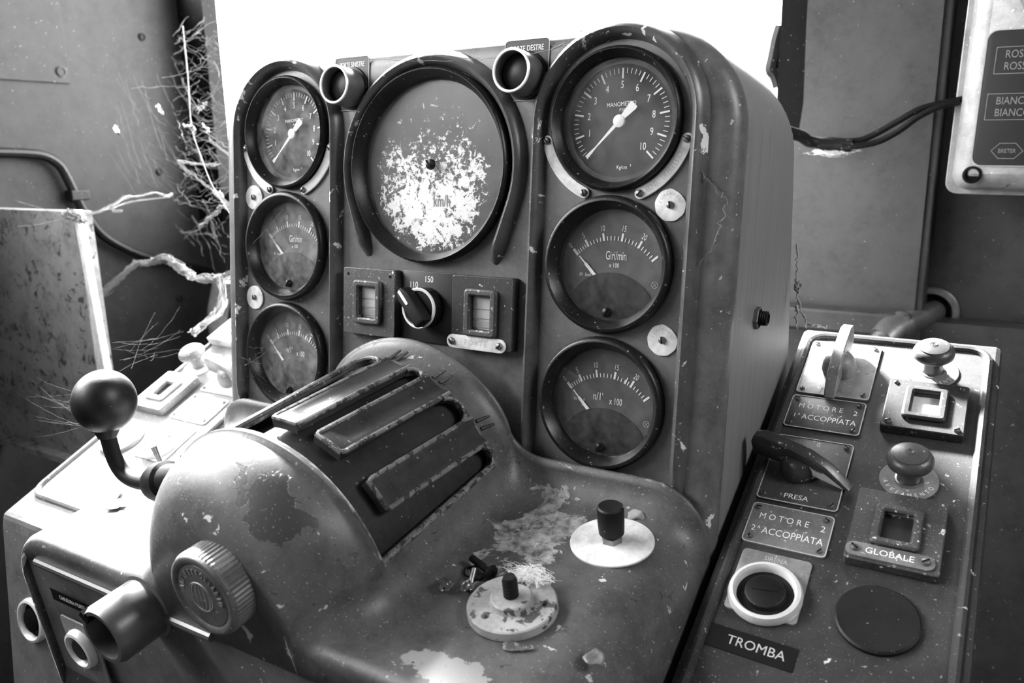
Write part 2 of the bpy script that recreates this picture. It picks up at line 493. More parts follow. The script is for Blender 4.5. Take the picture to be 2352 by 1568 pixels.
    def arctext(s, t, size, cx, cy, r, a0, step, z=0, xs=1.0, inward=False, M=I4, mi=0):
        """letters along an arc; a0 = angle of the first letter, step = angle per letter (signed)"""
        for i, ch in enumerate(t):
            if ch == ' ': continue
            a = a0 + step * i
            s.text(ch, size, cx + r * math.cos(a), cy + r * math.sin(a), z, a + (PI / 2 if inward else -PI / 2), xs, M, mi)
        return s
    def build(s, name, mats, parent=None, M=None, smooth=35, bevel=0, solid=0, subsurf=0):
        me = bpy.data.meshes.new(name)
        me.from_pydata(s.v, [], s.f)
        if isinstance(mats, str): mats = [mats]
        for k in mats: me.materials.append(MATS[k])
        if len(mats) > 1:
            for p, i in zip(me.polygons, s.mi): p.material_index = i
        if smooth:
            for p in me.polygons: p.use_smooth = True
            me.set_sharp_from_angle(angle=R(smooth))
        me.update()
        return link(name, me, parent, M, bevel, solid)
def link(name, me, parent=None, M=None, bevel=0, solid=0):
    o = bpy.data.objects.new(name, me); COL.objects.link(o)
    if parent is not None: o.parent = parent
    if M is not None:
        if parent is None: o.matrix_world = M
        else: o.matrix_local = M
    if solid:
        md = o.modifiers.new('solidify', 'SOLIDIFY'); md.thickness = solid; md.offset = -1
    if bevel:
        md = o.modifiers.new('bevel', 'BEVEL'); md.width = bevel; md.segments = 2; md.limit_method = 'ANGLE'; md.angle_limit = R(40)
    return o
def tag(o, label, cat, group=None, kind=None):
    o['label'] = label; o['category'] = cat
    if group: o['group'] = group
    if kind: o['kind'] = kind
    return o
def thing(name, label, cat, M=I4, group=None):
    o = bpy.data.objects.new(name, None); COL.objects.link(o)
    o.empty_display_size = .01
    o.matrix_world = M
    return tag(o, label, cat, group)
def struct(o):
    o['kind'] = 'structure'
    return o
SCREW = {}
def screw(parent, x, y, z, r=.0016, rot=.6, mat='dull_steel', name='screw'):
    key = (round(r, 5), mat)
    if key not in SCREW:
        m = MB()
        m.lathe([(r, 0), (r, r * .35), (r * .8, r * .7), (r * .45, r * .85), (0, r * .9)], 16)
        m.box((0, 0, r * .86), (r * 1.7, r * .28, r * .3), mi=1)
        o = m.build(name, [mat, 'black']); SCREW[key] = o.data
        bpy.data.objects.remove(o)
    return link(name, SCREW[key], parent, TR(x, y, z) @ RZ(rot))

# ================================================================== the cab (structure)
def wall(name, boxes, mat, bevel=0):
    m = MB()
    for c0, c1 in boxes:
        m.box([(a + b) / 2 for a, b in zip(c0, c1)], [abs(b - a) for a, b in zip(c0, c1)])
    return struct(m.build(name, mat, smooth=0, bevel=bevel))
wall('floor', [((-1.0, -1.9, -.06), (1.3, .7, 0))], 'floor_grey')
wall('ceiling', [((-1.0, -1.9, 2.1), (1.3, .7, 2.16))], 'wall_paint')
# front wall y .52: sill, header, left pillar; windshield opening x -.825...12, z 1.05..1.95
wall('wall_front', [((-.9, .52, 0), (.16, .60, 1.05)), ((-.9, .52, 1.95), (1.2, .60, 2.1)),
                    ((.16, .52, 0), (1.2, .60, .918)), ((.295, .56, .918), (1.2, .60, 1.95))], 'wall_paint')
wall('trim_1', [((-.915, .505, 1.0), (-.835, .535, 1.98))], 'wall_dark')
wall('trim_2', [((.129, .505, 1.10), (.168, .535, 1.98))], 'wall_dark')
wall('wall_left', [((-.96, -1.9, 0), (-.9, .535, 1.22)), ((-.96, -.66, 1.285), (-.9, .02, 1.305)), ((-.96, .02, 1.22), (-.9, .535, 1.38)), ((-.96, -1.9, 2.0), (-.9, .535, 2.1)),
                   ((-.96, .47, 1.38), (-.9, .535, 2.0)), ((-.96, .02, 1.38), (-.9, .12, 2.0)), ((-.96, -1.9, 1.22), (-.9, -.66, 1.60)), ((-.96, -.72, 1.60), (-.9, -.66, 2.0)), ((-.96, -1.9, 1.60), (-.9, -1.75, 2.0))], 'wall_left_dimmed')
wall('wall_right', [((1.2, -1.9, 0), (1.26, .60, 1.54)), ((1.2, -1.9, 1.9), (1.26, .60, 2.1)),
                    ((1.2, -1.9, 1.54), (1.26, -.37, 1.9)), ((1.2, .07, 1.54), (1.26, .60, 1.9))], 'wall_paint')
wall('wall_back', [((-.96, -1.9, 0), (1.26, -1.84, 2.1))], 'wall_paint')
m = MB(); m.box((-.35, .565, 1.5), (.97, .006, .9))
struct(m.build('window_1', 'window_glass', smooth=0))
m = MB(); m.box((-.93, .295, 1.69), (.006, .35, .62))
struct(m.build('window_2', 'window_glass', smooth=0))
m = MB(); m.box((-.93, -.32, 1.61), (.006, .68, .78))
struct(m.build('window_4', 'window_glass', smooth=0))
m = MB(); m.box((-.93, -1.235, 1.80), (.006, 1.03, .40))  # pane of the window added for more light on the panel
struct(m.build('added_window_rear', 'window_glass', smooth=0))
m = MB(); m.box((1.23, -.15, 1.72), (.006, .44, .36))  # pane of the fill window added in the right wall
struct(m.build('added_window_far', 'window_glass', smooth=0))
# pressed panel between windshield and gangway door, with its curved lower left edge
def front_panel_sheet():
    prof = [(.286, .932), (.286, 1.96), (.163, 1.96), (.164, 1.24), (.166, 1.16), (.163, 1.13), (.155, 1.112), (.13, 1.085), (.05, 1.075), (.05, .932)]
    mm = MB()
    out = [(x, z) for x, z in prof]
    mm.prism([(-x, z) for x, z in out], 0, .020, .006, Matrix(((-1, 0, 0, 0), (0, 0, -1, .52), (0, 1, 0, 0), (0, 0, 0, 1))))
    return struct(mm.build('wall_front_panel', 'wall_paint', smooth=50))
front_panel_sheet()
wall('trim_3', [((.05, .475, .905), (.292, .52, .932))], 'wall_paint', .004)
wall('trim_4', [((.289, .505, .60), (.300, .562, 1.96))], 'wall_paint', .002)

# ================================================================== driver's console (moulded body)
HW = .226
XC, ZM, ZG, ZN, ZS = .146, .1315, .0394, -.0523, .1031
con = thing('driver_console', 'grey painted railcar driver console with arched instrument panel and louvred hump', 'control console', PM)
# ---- desk top with hump (built in desk coordinates x, s, h)
HR, H0 = .087, .004
def cross():
    pts = []                                    # (x, h, theta or None)
    pts.append((-HW, -.20, None)); pts.append((-HW, -.10, None)); pts.append((-HW, -.04, None))
    fr = .040
    for i in range(1, 9):
        a = R(180 - 90 * i / 8); pts.append((-HW + fr + fr * math.cos(a), -fr + fr * math.sin(a), None))
    for x in (-.17, -.155, -.14): pts.append((x, 0, None))
    # concave fillet into the hump
    rf = .022
    # fillet centre: height rf, outside circle: dist to hump centre = HR+rf
    xc = -math.sqrt((HR + rf) ** 2 - (rf - H0) ** 2)
    a_end = math.atan2(H0 - rf, -xc)            # direction from fillet centre to hump centre
    for i in range(0, 7):
        a = -PI / 2 + (a_end + PI / 2) * i / 6
        pts.append((xc + rf * math.cos(a), rf + rf * math.sin(a), None))
    th0 = math.degrees(math.atan2(xc, rf - H0)) # angle from crest (negative)
    ths = [th0 + (-14 - th0) * i / 10 for i in range(1, 11)] + [-14 + 89 * i / 30 for i in range(1, 31)] + [75 + (-th0 - 75) * i / 3 for i in range(1, 4)]
    for t in ths[:-1]: pts.append((HR * math.sin(R(t)), H0 + HR * math.cos(R(t)), t))
    right = []
    for p in pts:
        if p[2] is None: right.append((-p[0], p[1], None))
    pts += right[::-1]
    return pts
CS = cross()
SF = -.190
RIM_S, END_S = -.141, -.010
def desk_mesh():
    rows = []; kinds = []
    n = len(CS)
    def row(s, grow=0.0, dh=0.0):
        out = []
        for x, h, t in CS:
            if t is not None and grow:
                x2 = (HR + grow) * math.sin(R(t)); h2 = H0 + (HR + grow) * math.cos(R(t))
            else: x2, h2 = x, h
            out.append((x2, s, h2 + dh * (1 - .62 * min(1, max(0, h) / .08))))
        return out
    fb = .022
    for i in range(6, 0, -1):                    # concave fillet up the panel
        a = PI / 2 * i / 6
        rows.append(row(-fb + fb * math.sin(a) + .004, 0, fb * (1 - math.cos(a)))); kinds.append(fb)
    for s in (-.018, END_S - .010, -.04, -.06, -.08, -.10, -.12, RIM_S + .0005): rows.append(row(s)); kinds.append(0)
    rows.append(row(RIM_S, .0035)); kinds.append(0)
    rows.append(row(RIM_S - .004, .0042)); kinds.append(0)
    rows.append(row(RIM_S - .006, .0015)); kinds.append(0)
    NP = 9
    S1 = RIM_S - .006
    def dome(x, h, t, s):
        if t is not None:
            x = (HR + .0015) * math.sin(R(t)); h = H0 + (HR + .0015) * math.cos(R(t))
        u = max(0, (S1 - s) / (S1 - SF))
        if abs(x) < .112: x = x * (1 - .34 * u ** 1.6)
        return x, h * (1 - .06 * u)
    def round_r(h): return .008 + .36 * max(0, h)
    for jj in range(1, 4):
        out = []
        for x, h, t in CS:
            s = S1 + (SF + round_r(h) - S1) * jj / 4
            x2, h2 = dome(x, h, t, s); out.append((x2, s, h2))
        rows.append(out)
    for k in range(NP + 1):                      # front rounding
        out = []
        a = PI / 2 * k / NP
        for x, h, t in CS:
            rd = round_r(h); s = SF + rd - rd * math.sin(a)
            x2, h2 = dome(x, h, t, s)
            out.append((x2, s, h2 - rd * (1 - math.cos(a))))
        rows.append(out)
    out = []
    for x, y, z in rows[-1]: out.append((x, SF, min(z, -.022)))
    rows.append(out)
    vs = [p for r in rows for p in r]; fs = []
    for i in range(len(rows) - 1):
        for k in range(n - 1):
            t0, t1 = CS[k][2], CS[k + 1][2]
            s0, s1 = rows[i][k][1], rows[i + 1][k][1]
            if t0 is not None and t1 is not None and t0 >= -14.01 and t1 <= 75.01 and s0 <= END_S - .009 and s1 >= RIM_S: continue
            fs.append((i * n + k, (i + 1) * n + k, (i + 1) * n + k + 1, i * n + k + 1))
    mm = MB(); mm.add(vs, fs)
    return mm
dk = desk_mesh().build('desk_top', 'desk_paint', con, DM, smooth=50, solid=.0035)
# ---- louvre fingers over the drum
def cyl(th, s, r):
    return (r * math.sin(R(th)), s, H0 + r * math.cos(R(th)))
BACK = END_S - .0095
def finger(t0, t1, drift=5.0, front=-.121):
    mm = MB(); NS, NT = 14, 8
    def th(t, s): return t + drift * (s + .12) / .11
    def prof(u):                                 # raised edges
        e = min(u, 1 - u)
        return .0022 if e < .16 else (.0010 if e < .26 else 0)
    rows = []
    for i in range(NS + 1):
        s = front + (BACK - front) * i / NS
        taper = 0.0
        top, bot = [], []
        for j in range(NT + 1):
            u = j / NT
            uu = u
            if i == 0: uu = .06 + .88 * u
            t = th(t0 + (t1 - t0) * uu, s)
            lift = prof(u)
            if i <= 1: lift = .0022
            top.append(cyl(t, s, HR + lift)); bot.append(cyl(t, s, HR - .0040))
        rows.append(top + bot[::-1])
    mm.grid(rows, closed=True)
    n = len(rows[0]); mm.f.append(tuple(range(n))); mm.mi.append(0)
    return mm
for a, b in ((-3.0, 11.5), (19.5, 34.0), (47.0, 61.5)):
    fo = finger(a, b).build('louver_finger', 'finger_paint', con, DM, smooth=40, bevel=.0008)
    def thf(t, s): return t + 5.0 * (s + .12) / .11
    fr_ = -.1205
    lp = [cyl(thf(a + .7, BACK + (fr_ + .003 - BACK) * i / 16), BACK + (fr_ + .003 - BACK) * i / 16, HR + .0016) for i in range(17)]
    lp += [cyl(thf(a + (b - a) * (.1 + .8 * i / 6), fr_), fr_, HR + .0016) for i in range(7)]
    lp += [cyl(thf(b - .7, fr_ + .003 + (BACK - fr_ - .003) * i / 16), fr_ + .003 + (BACK - fr_ - .003) * i / 16, HR + .0016) for i in range(17)]
    mm = MB(); mm.tube(lp, .0017, 8); mm.build('lip', 'lip_paint', fo)
# webs that round off the slot ends at the panel side
def slot_end(t0, t1):
    mm = MB()
    g = (t1 - t0) / 2; tc = (t0 + t1) / 2
    rad_s = R(g) * HR
    top = []; base = []
    for i in range(13):
        a = PI * i / 12
        top.append((tc - g * math.cos(a), BACK - rad_s * .9 + rad_s * .9 * math.sin(a)))
        base.append((tc - g * math.cos(a), BACK + .0005))
    rows = [[cyl(t, s, HR + .0012) for t, s in base], [cyl(t, s, HR + .0012) for t, s in top], [cyl(t, s, HR - .004) for t, s in top]]
    mm.grid(rows); so = mm.build('slot_end', 'finger_paint', con, DM, smooth=50)
    m2 = MB(); m2.tube([cyl(t, s, HR + .0014) for t, s in top], .0016, 8); m2.build('lip', 'lip_paint', so)
dr = 5.0 * (BACK + .12) / .11
for a, b in ((-14, -3 + dr), (11.5 + dr, 19.5 + dr), (34 + dr, 47 + dr), (61.5 + dr, 75)):
    slot_end(a, b)

# raised bead along the right and left edge of the opening
for t in (75.5, -14.5):
    mm = MB(); mm.tube([cyl(t, RIM_S + (BACK - RIM_S) * i / 20, HR + .0006) for i in range(21)], .0022, 8)
    mm.build('opening_bead', 'lip_paint', con, DM)
mm = MB()
rows = []
for s in (RIM_S - .02, -.10, -.06, .0):
    rows.append([cyl(-80 + 175 * i / 48, s, HR - .0085) for i in range(49)])
mm.grid(rows); mm.build('drum', 'drum_paint', con, DM, smooth=60)
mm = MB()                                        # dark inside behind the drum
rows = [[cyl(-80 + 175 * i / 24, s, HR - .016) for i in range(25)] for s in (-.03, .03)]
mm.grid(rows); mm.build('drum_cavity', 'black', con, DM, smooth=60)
# small cast ridges where fingers meet the panel
for tcen in (-1, 24, 52):
    for k in range(2):
        mm = MB(); a = cyl(tcen + 4 * k + 3, -.0165, HR + .0005); b = cyl(tcen + 4 * k + 4.5, -.006, HR + .0035)
        mm.tube([a, b], [.0014, .0008], 6); mm.build('ridge', 'drum_paint', con, DM)
# ---- apron under the desk front edge
mm = MB(); mm.box((0, SF + .014, -.20), (HW * 2 - .006, .02, .36))
mm.build('apron', 'panel_paint', con, DM, smooth=0, bevel=.003)
mm = MB(); mm.tube([(-.198, SF + .0002, -.0210), (-.012, SF + .0002, -.0210)], .0032, 10)
mm.build('edge_strip', 'tube_metal', con, DM)
# ---- pedestal down to the floor
mm = MB()
yb0, yb1 = -.16, .16
mm.add([(x, y, z) for x in (-HW + .004, HW - .004) for y, z in ((yb0, zfloor(yb0)), (yb1, zfloor(yb1)), (yb1, -.16), (yb0, -.19))],
       [(0, 1, 2, 3), (7, 6, 5, 4), (0, 4, 5, 1), (1, 5, 6, 2), (2, 6, 7, 3), (3, 7, 4, 0)])
mm.build('pedestal', 'console_paint', con, smooth=0)
# ---- instrument panel plate with gauge holes
PT, PB, PRC = .190, -.150, .066
def panel_outline(ins, n=14):
    o = []
    x, t, r = HW - ins, PT - ins, PRC - ins
    for i in range(n + 1):
        a = PI / 2 * i / n; o.append((x - r + r * math.cos(a), t - r + r * math.sin(a)))
    for i in range(n + 1):
        a = PI / 2 + PI / 2 * i / n; o.append((-x + r + r * math.cos(a), t - r + r * math.sin(a)))
    o.append((-x, PB)); o.append((x, PB))
    return o
HOLES = [(sx * XC, z, r) for sx in (-1, 1) for z, r in ((ZM, .0435), (ZG, .0430), (ZN, .0430))] + [(0, ZS, .066)]
def panel_plate():
    bm = bmesh.new()
    edge = .012
    def loop(pts, y):
        vv = [bm.verts.new((p[0], y, p[1])) for p in pts]
        return vv, [bm.edges.new((vv[i], vv[(i + 1) % len(vv)])) for i in range(len(vv))]
    v0, e0 = loop(panel_outline(edge), 0)
    es = list(e0)
    holes = []
    for x, z, r in HOLES:
        hv, he = loop(circ(r, 48, x, z), 0); es += he; holes.append((hv, x, z, r))
    bmesh.ops.triangle_fill(bm, use_beauty=True, use_dissolve=False, edges=es, normal=(0, -1, 0))
    prev = v0
    for k in range(1, 7):
        a = PI / 2 * k / 6
        vv = [bm.verts.new((p[0], edge * (1 - math.cos(a)), p[1])) for p in panel_outline(edge * (1 - math.sin(a)))]
        n = len(vv)
        for i in range(n):
            if i == n - 2: continue
            bm.faces.new((prev[i], prev[(i + 1) % n], vv[(i + 1) % n], vv[i]))
        prev = vv
    vv = [bm.verts.new((p[0], .016, p[1])) for p in panel_outline(0)]
    n = len(vv)
    for i in range(n):
        if i == n - 2: continue
        bm.faces.new((prev[i], prev[(i + 1) % n], vv[(i + 1) % n], vv[i]))
    for hv, x, z, r in holes:
        bv = [bm.verts.new((v.co.x, .012, v.co.z)) for v in hv]
        for i in range(len(hv)):
            j = (i + 1) % len(hv); bm.faces.new((hv[i], bv[i], bv[j], hv[j]))
    bmesh.ops.recalc_face_normals(bm, faces=bm.faces)
    me = bpy.data.meshes.new('instrument_panel'); bm.to_mesh(me); bm.free()
    me.materials.append(MATS['panel_paint'])
    for p in me.polygons: p.use_smooth = True
    me.set_sharp_from_angle(angle=R(40))
    return link('instrument_panel', me, con)
panel_plate()
# ---- hood behind the panel
def hood():
    mm = MB(); rows = []
    def ring(y, ins, sh):
        pts = panel_outline(ins)[:-2]
        x = HW - ins
        pts = [(x, -.16)] + [(x, -.05 + .06 * i) for i in range(3)] + pts + [(-x, -.05 + .06 * i) for i in (2, 1, 0)] + [(-x, -.16)]
        return [(p[0], y + (.13 - p[1]) * .30 * sh if sh else y, p[1]) for p in pts]
    rows.append(ring(.0130, .0050, 0)); rows.append(ring(.0200, .0050, 0)); rows.append(ring(.0202, .0016, 0)); rows.append(ring(.024, .0010, 0)); rows.append(ring(.10, .0010, .5))
    rows.append(ring(.150, .0014, .8))
    for i in range(1, 7):
        a = PI / 2 * i / 6
        rows.append(ring(.150 + .016 * math.sin(a), .0014 + .016 * (1 - math.cos(a)), .8 + .2 * i / 6))
    mm.grid(rows)
    n = len(rows[0]); b = (len(rows) - 1) * n
    mm.f.append(tuple(b + i for i in range(n))); mm.mi.append(0)
    return mm.build('hood', 'hood_brushed', con, smooth=50)
hood()
# ---- raised arch ribs
def rib(path, wid, hgt, name='arch_rib', mat='rib_paint', taper=3):
    """path: list of (x,z); rounded rib standing on the panel"""
    mm = MB(); rows = []; P = [Vector(p) for p in path]; n = len(P)
    for i in range(n):
        t = (P[min(i + 1, n - 1)] - P[max(i - 1, 0)]).normalized(); nn = Vector((-t.y, t.x))
        k = min(1, min(i, n - 1 - i) / taper) if taper else 1
        k = math.sin(k * PI / 2)
        r = []
        for j in range(11):
            a = PI * j / 10
            off = -math.cos(a) * wid / 2 * (.55 + .45 * k); h = (1 - abs(math.cos(a)) ** 1.8) * hgt * k
            r.append((P[i].x + nn.x * off, -h + .0006, P[i].y + nn.y * off))
        rows.append(r)
    mm.grid(rows); return mm.build(name, mat, con, smooth=60)
RW = .0552
for sx in (-1, 1):
    p = [(sx * XC - RW, -.112 + (.1315 + .112) * i / 26) for i in range(26)]
    p += [(sx * XC - RW * math.cos(PI * i / 28), .1315 + RW * math.sin(PI * i / 28)) for i in range(29)]
    p += [(sx * XC + RW, .1315 - (.1315 + .112) * i / 26) for i in range(1, 27)]
    rib(p, .0118, .0098)
ar = .0765
a_end = R(-18)
p = []
pe = (ar * math.cos(a_end), ZS + ar * math.sin(a_end)); pb = (.0572, .0345)
p += [(-pb[0] + (-pe[0] + pb[0]) * i / 9, pb[1] + (pe[1] - pb[1]) * i / 9) for i in range(9)]
p += [(-ar * math.cos(a_end + (PI - 2 * a_end) * i / 40), ZS + ar * math.sin(a_end + (PI - 2 * a_end) * i / 40)) for i in range(41)]
p += [(pe[0] + (pb[0] - pe[0]) * i / 9, pe[1] + (pb[1] - pe[1]) * i / 9) for i in range(1, 10)]
rib(p, .0125, .0095)

# ================================================================== gauges
def bezel_ring(parent, ro, ri, hgt, depth, flat=.3, name='bezel'):
    mm = MB()
    mm.lathe([(ro - .0005, -.0005), (ro, hgt * .55), (ro - .0012, hgt * .9), (ro - .0025, hgt), (ro - (ro - ri) * flat, hgt), (ri + .0012, hgt * .35), (ri + .0004, 0), (ri, -depth)], 64)
    return mm.build(name, 'bezel', parent, smooth=40)
def disc(parent, name, r, z, mat, n=56):
    mm = MB(); mm.add([(0, 0, z)] + [(p[0], p[1], z) for p in circ(r, n)], [(0, i + 1, (i + 1) % n + 1) for i in range(n)])
    return mm.build(name, mat, parent, smooth=0)
def manometer(x, label, glass, sub):
    g = thing('pressure_gauge', label, 'pressure gauge', f_panel(x, ZM), 'pressure gauges at the top of the columns')
    bezel_ring(g, .0452, .0385, .0075, .0075, .35)
    dl = disc(g, 'dial', .039, -.0070, 'dial_black')
    mm = MB(); mm.ringplate(circ(.0388, 56), circ(.0355, 56), -.0068, -.0045)
    mm.build('dial_ring', 'label_grey', g, smooth=40)
    mk = MB(); Z = -.0066
    def tick(a, r0, r1, w): mk.box(((r0 + r1) / 2, 0, 0), (r1 - r0, w, .0002), TR(0, 0, Z) @ RZ(a))
    for i in range(51):
        a = R(225 - 270 * i / 50)
        if i == 0: continue
        if i % 5 == 0: tick(a, .0268, .0333, .0011)
        else: tick(a, .0300, .0333, .0004)
    mk.build('scale_marks', 'white_ink', dl, smooth=0)
    nm = MB()
    for i in range(1, 11):
        a = R(225 - 27 * i); nm.text(str(i), .0066, .0228 * math.cos(a), .0228 * math.sin(a), Z, 0, .72)
    nm.text('MANOMETRO', .0038, .0, .0108, Z, R(3), .85); nm.text('P.584', .0028, .0016, .0072, Z, 0, .9)
    nm.text('Kg/cm', .0034, .0025, -.0290, Z, 0, .85); nm.text('2', .0018, .0085, -.0278, Z)
    nm.build('numerals', 'white_ink', dl, smooth=0)
    nd = MB(); a = R(226)
    nd.prism([(-.0145, -.0026), (-.013, -.0030), (0, -.0013), (.022, -.0004), (.0315, -.0013), (.0318, .0013), (.022, .0004), (0, .0013), (-.013, .0030), (-.0145, .0026)][::-1][::-1], 0, .0005, 0, TR(0, 0, -.0046) @ RZ(a))
    nd.lathe([(.0040, -.0052), (.0040, -.0036), (.0034, -.0033), (0, -.0033)], 24)
    nd.build('needle', 'needle', g, smooth=30)
    disc(g, 'glass', .0386, -.0012, glass)
    for a0, a1, words, inv in ((194, 246, sub[0], 0), (294, 346, sub[1], 1)):
        pass
    return g
manometer(-XC, 'round pressure gauge above the rev counter near the PORTE SINISTRE button', 'left_gauge_glass', ('', ''))
manometer(XC, 'round pressure gauge above the rev counter near the PORTE DESTRE button', 'gauge_glass', ('', ''))
SCALE_A = {0: 135.0, 5: 120.0, 10: 101.0, 15: 81.0, 20: 61.3, 25: 41.0}
def sc_angle(v):
    ks = sorted(SCALE_A)
    for a, b in zip(ks, ks[1:]):
        if a <= v <= b: return R(SCALE_A[a] + (SCALE_A[b] - SCALE_A[a]) * (v - a) / (b - a))
def tach(x, z, kind, label, glass):
    g = thing('rev_counter', label, 'rev counter', f_panel(x, z), 'rev counters in the instrument columns')
    bezel_ring(g, .0450, .0362, .0085, .0068, .42)
    dl = disc(g, 'dial', .0366, -.0062, 'dial_grey')
    Z = -.0059; cy, rr_ = -.0200, .0385
    mk = MB()
    def tick(v, r0, r1, w): mk.box(((r0 + r1) / 2, 0, 0), (r1 - r0, w, .0002), TR(0, cy, Z) @ RZ(sc_angle(v)))
    for v in range(26):
        if v % 5 == 0: tick(v, .0360, .0412, .0014 if v else .0018)
        else: tick(v, .0360, .0388, .0006)
    if kind == 'n': tick(18.3, .0360, .0410, .0007)
    mk.build('scale_marks', 'white_ink', dl, smooth=0)
    nm = MB()
    for v in (0, 5, 10, 15, 20):
        a = sc_angle(v); nm.text(str(v), .0056, .0442 * math.cos(a), cy + .0442 * math.sin(a), Z, (a - PI / 2) * .9, .62)
    if kind == 'giri':
        nm.text('Giri/min', .0082, .0022, .0058, Z, 0, .55); nm.text('x 100', .0042, .0012, -.0004, Z, 0, .75)
        nm.text('5V  5mA', .0030, -.0195, -.0075, Z, 0, .8)
    else:
        nm.text("n/1'", .0075, -.0055, .0022, Z, 0, .68); nm.text('x 100', .0066, .0075, .0002, Z, 0, .62)
        nm.text('5V  5mA', .0030, -.0195, -.0015, Z, 0, .8)
    nm.text('1.5', .0024, -.0165, -.0052 if kind == 'n' else -.0112, Z, 0, .9)
    em = MB(); em.ringplate(circ(.0022, 20, .0300, -.0115), circ(.0019, 20, .0300, -.0115), Z, Z + .0001)
    for q in (.8, 2.3): em.box((0, 0, 0), (.0040, .0003, .0001), TR(.0300, -.0115, Z) @ RZ(q))
    em.build('maker_mark', 'pale_ink', dl, smooth=0)
    nm.build('numerals', 'white_ink', dl, smooth=0)
    mo = MB(); pts = []
    c0, mr = -.0385, .0335
    for i in range(41):
        a = R(170 - 160 * i / 40); X, Y = mr * math.cos(a), c0 + mr * math.sin(a)
        if X * X + Y * Y < .0362 ** 2: pts.append((X, Y))
    a0 = math.atan2(pts[-1][1], pts[-1][0]); a1 = math.atan2(pts[0][1], pts[0][0])
    if a1 > 0: a1 -= 2 * PI
    for i in range(1, 24):
        a = a0 + (a1 - a0) * i / 24; pts.append((.0362 * math.cos(a), .0362 * math.sin(a)))
    mo.prism(pts[::-1], -.0058, -.0044); mo.build('movement_cover', 'dial_black', g, smooth=0)
    nd = MB(); a = R(134)
    L0, L1 = .012, .0345
    nd.prism([(L0, -.0012), (L1 - .007, -.0010), (L1 - .006, -.0005), (L1, -.0004), (L1, .0004), (L1 - .006, .0005), (L1 - .007, .0010), (L0, .0012)], 0, .0004, 0, TR(0, cy, -.0052) @ RZ(a))
    nd.build('needle', 'needle', g, smooth=0)
    disc(g, 'glass', .0364, -.0010, glass)
    screw(g, 0, -.0312, -.0009, .0033, R(60), 'bezel', 'adjusting_screw')
    return g
tach(-XC, ZG, 'giri', 'middle rev counter reading Giri/min in the column beside the PORTE SINISTRE button', 'left_gauge_glass')
tach(-XC, ZN, 'n', 'lowest rev counter in the column beside the PORTE SINISTRE button', 'left_gauge_glass')
tach(XC, ZG, 'giri', 'middle rev counter reading Giri/min in the column beside the PORTE DESTRE button', 'gauge_glass')
tach(XC, ZN, 'n', 'lowest rev counter in the column beside the PORTE DESTRE button', 'gauge_glass')
# speedometer
g = thing('speedometer', 'large central speedometer whose white dial shows through flaked grey paint', 'speedometer', f_panel(0, ZS))
bezel_ring(g, .0707, .0625, .0095, .0045, .28)
disc(g, 'dial', .0640, -.0030, 'flaked_dial', 72)
mm = MB(); mm.text('km/h', .0125, .0085, -.0245, -.0027, 0, .62); mm.text('5V 5mA', .0030, -.012, -.0385, -.0027, 0, .8)
mm.build('lettering', 'dim_ink', g, smooth=0)
mm = MB(); mm.prism([(-.040, -.0205), (-.040, -.0190), (-.026, -.0125), (-.026, -.0145)][::-1], -.0029, -.0026); mm.build('needle', 'dark_ink', g, smooth=0)
disc(g, 'glass', .0630, -.0006, 'gauge_glass', 72)
screw(g, 0, .002, -.0005, .0040, R(-50), 'bezel', 'centre_screw')

# ================================================================== curved and round name plates
def curved_plate(x, a0, a1, words, label, inv, mat='plate_white', ink='grey_ink'):
    t = thing('curved_name_plate', label, 'name plate', f_panel(x, ZM), 'curved plates around the pressure gauges')
    mm = MB(); r0, r1 = .0462, .0535
    out = []
    n = 24
    for i in range(n + 1):
        a = R(a0 + (a1 - a0) * i / n); out.append((r1 * math.cos(a), r1 * math.sin(a)))
    rc = (r0 + r1) / 2; e = (r1 - r0) / 2
    for i in range(1, 6):
        b = PI * i / 6; a = R(a1); c = (rc * math.cos(a), rc * math.sin(a))
        out.append((c[0] + e * math.cos(a + b), c[1] + e * math.sin(a + b)))
    for i in range(n + 1):
        a = R(a1 + (a0 - a1) * i / n); out.append((r0 * math.cos(a), r0 * math.sin(a)))
    for i in range(1, 6):
        b = PI * i / 6; a = R(a0); c = (rc * math.cos(a), rc * math.sin(a))
        out.append((c[0] - e * math.cos(a + b), c[1] - e * math.sin(a + b)))
    mm.prism(out, .0008, .0022, .0003); pl_ = mm.build('plate', mat, t, smooth=40)
    if words:
        k = MB(); n = len(words); span = R(a1 - a0) * .74; st = span / (n - 1)
        k.arctext(words, .0052, 0, 0, rc, R((a0 + a1) / 2) - span / 2, st, .00225, .62, True)
        k.build('lettering', ink, pl_, smooth=0)
    for a in (a0, a1):
        screw(t, rc * math.cos(R(a)), rc * math.sin(R(a)), .0021, .0024, a)
curved_plate(XC, 194, 247, '', 'blank white curved plate hugging the pressure gauge beside the PORTE DESTRE button', 0)
curved_plate(XC, 293, 345, 'COND. DEPRESSIONE', 'pale curved plate lettered COND. DEPRESSIONE', 1, 'plate_white', 'pale_ink')
curved_plate(-XC, 194, 247, '', 'blank white curved plate under the gauge near PORTE SINISTRE, on the outer side', 0)
curved_plate(-XC, 293, 345, '', 'blank white curved plate under the gauge near PORTE SINISTRE, beside the speedometer', 1)
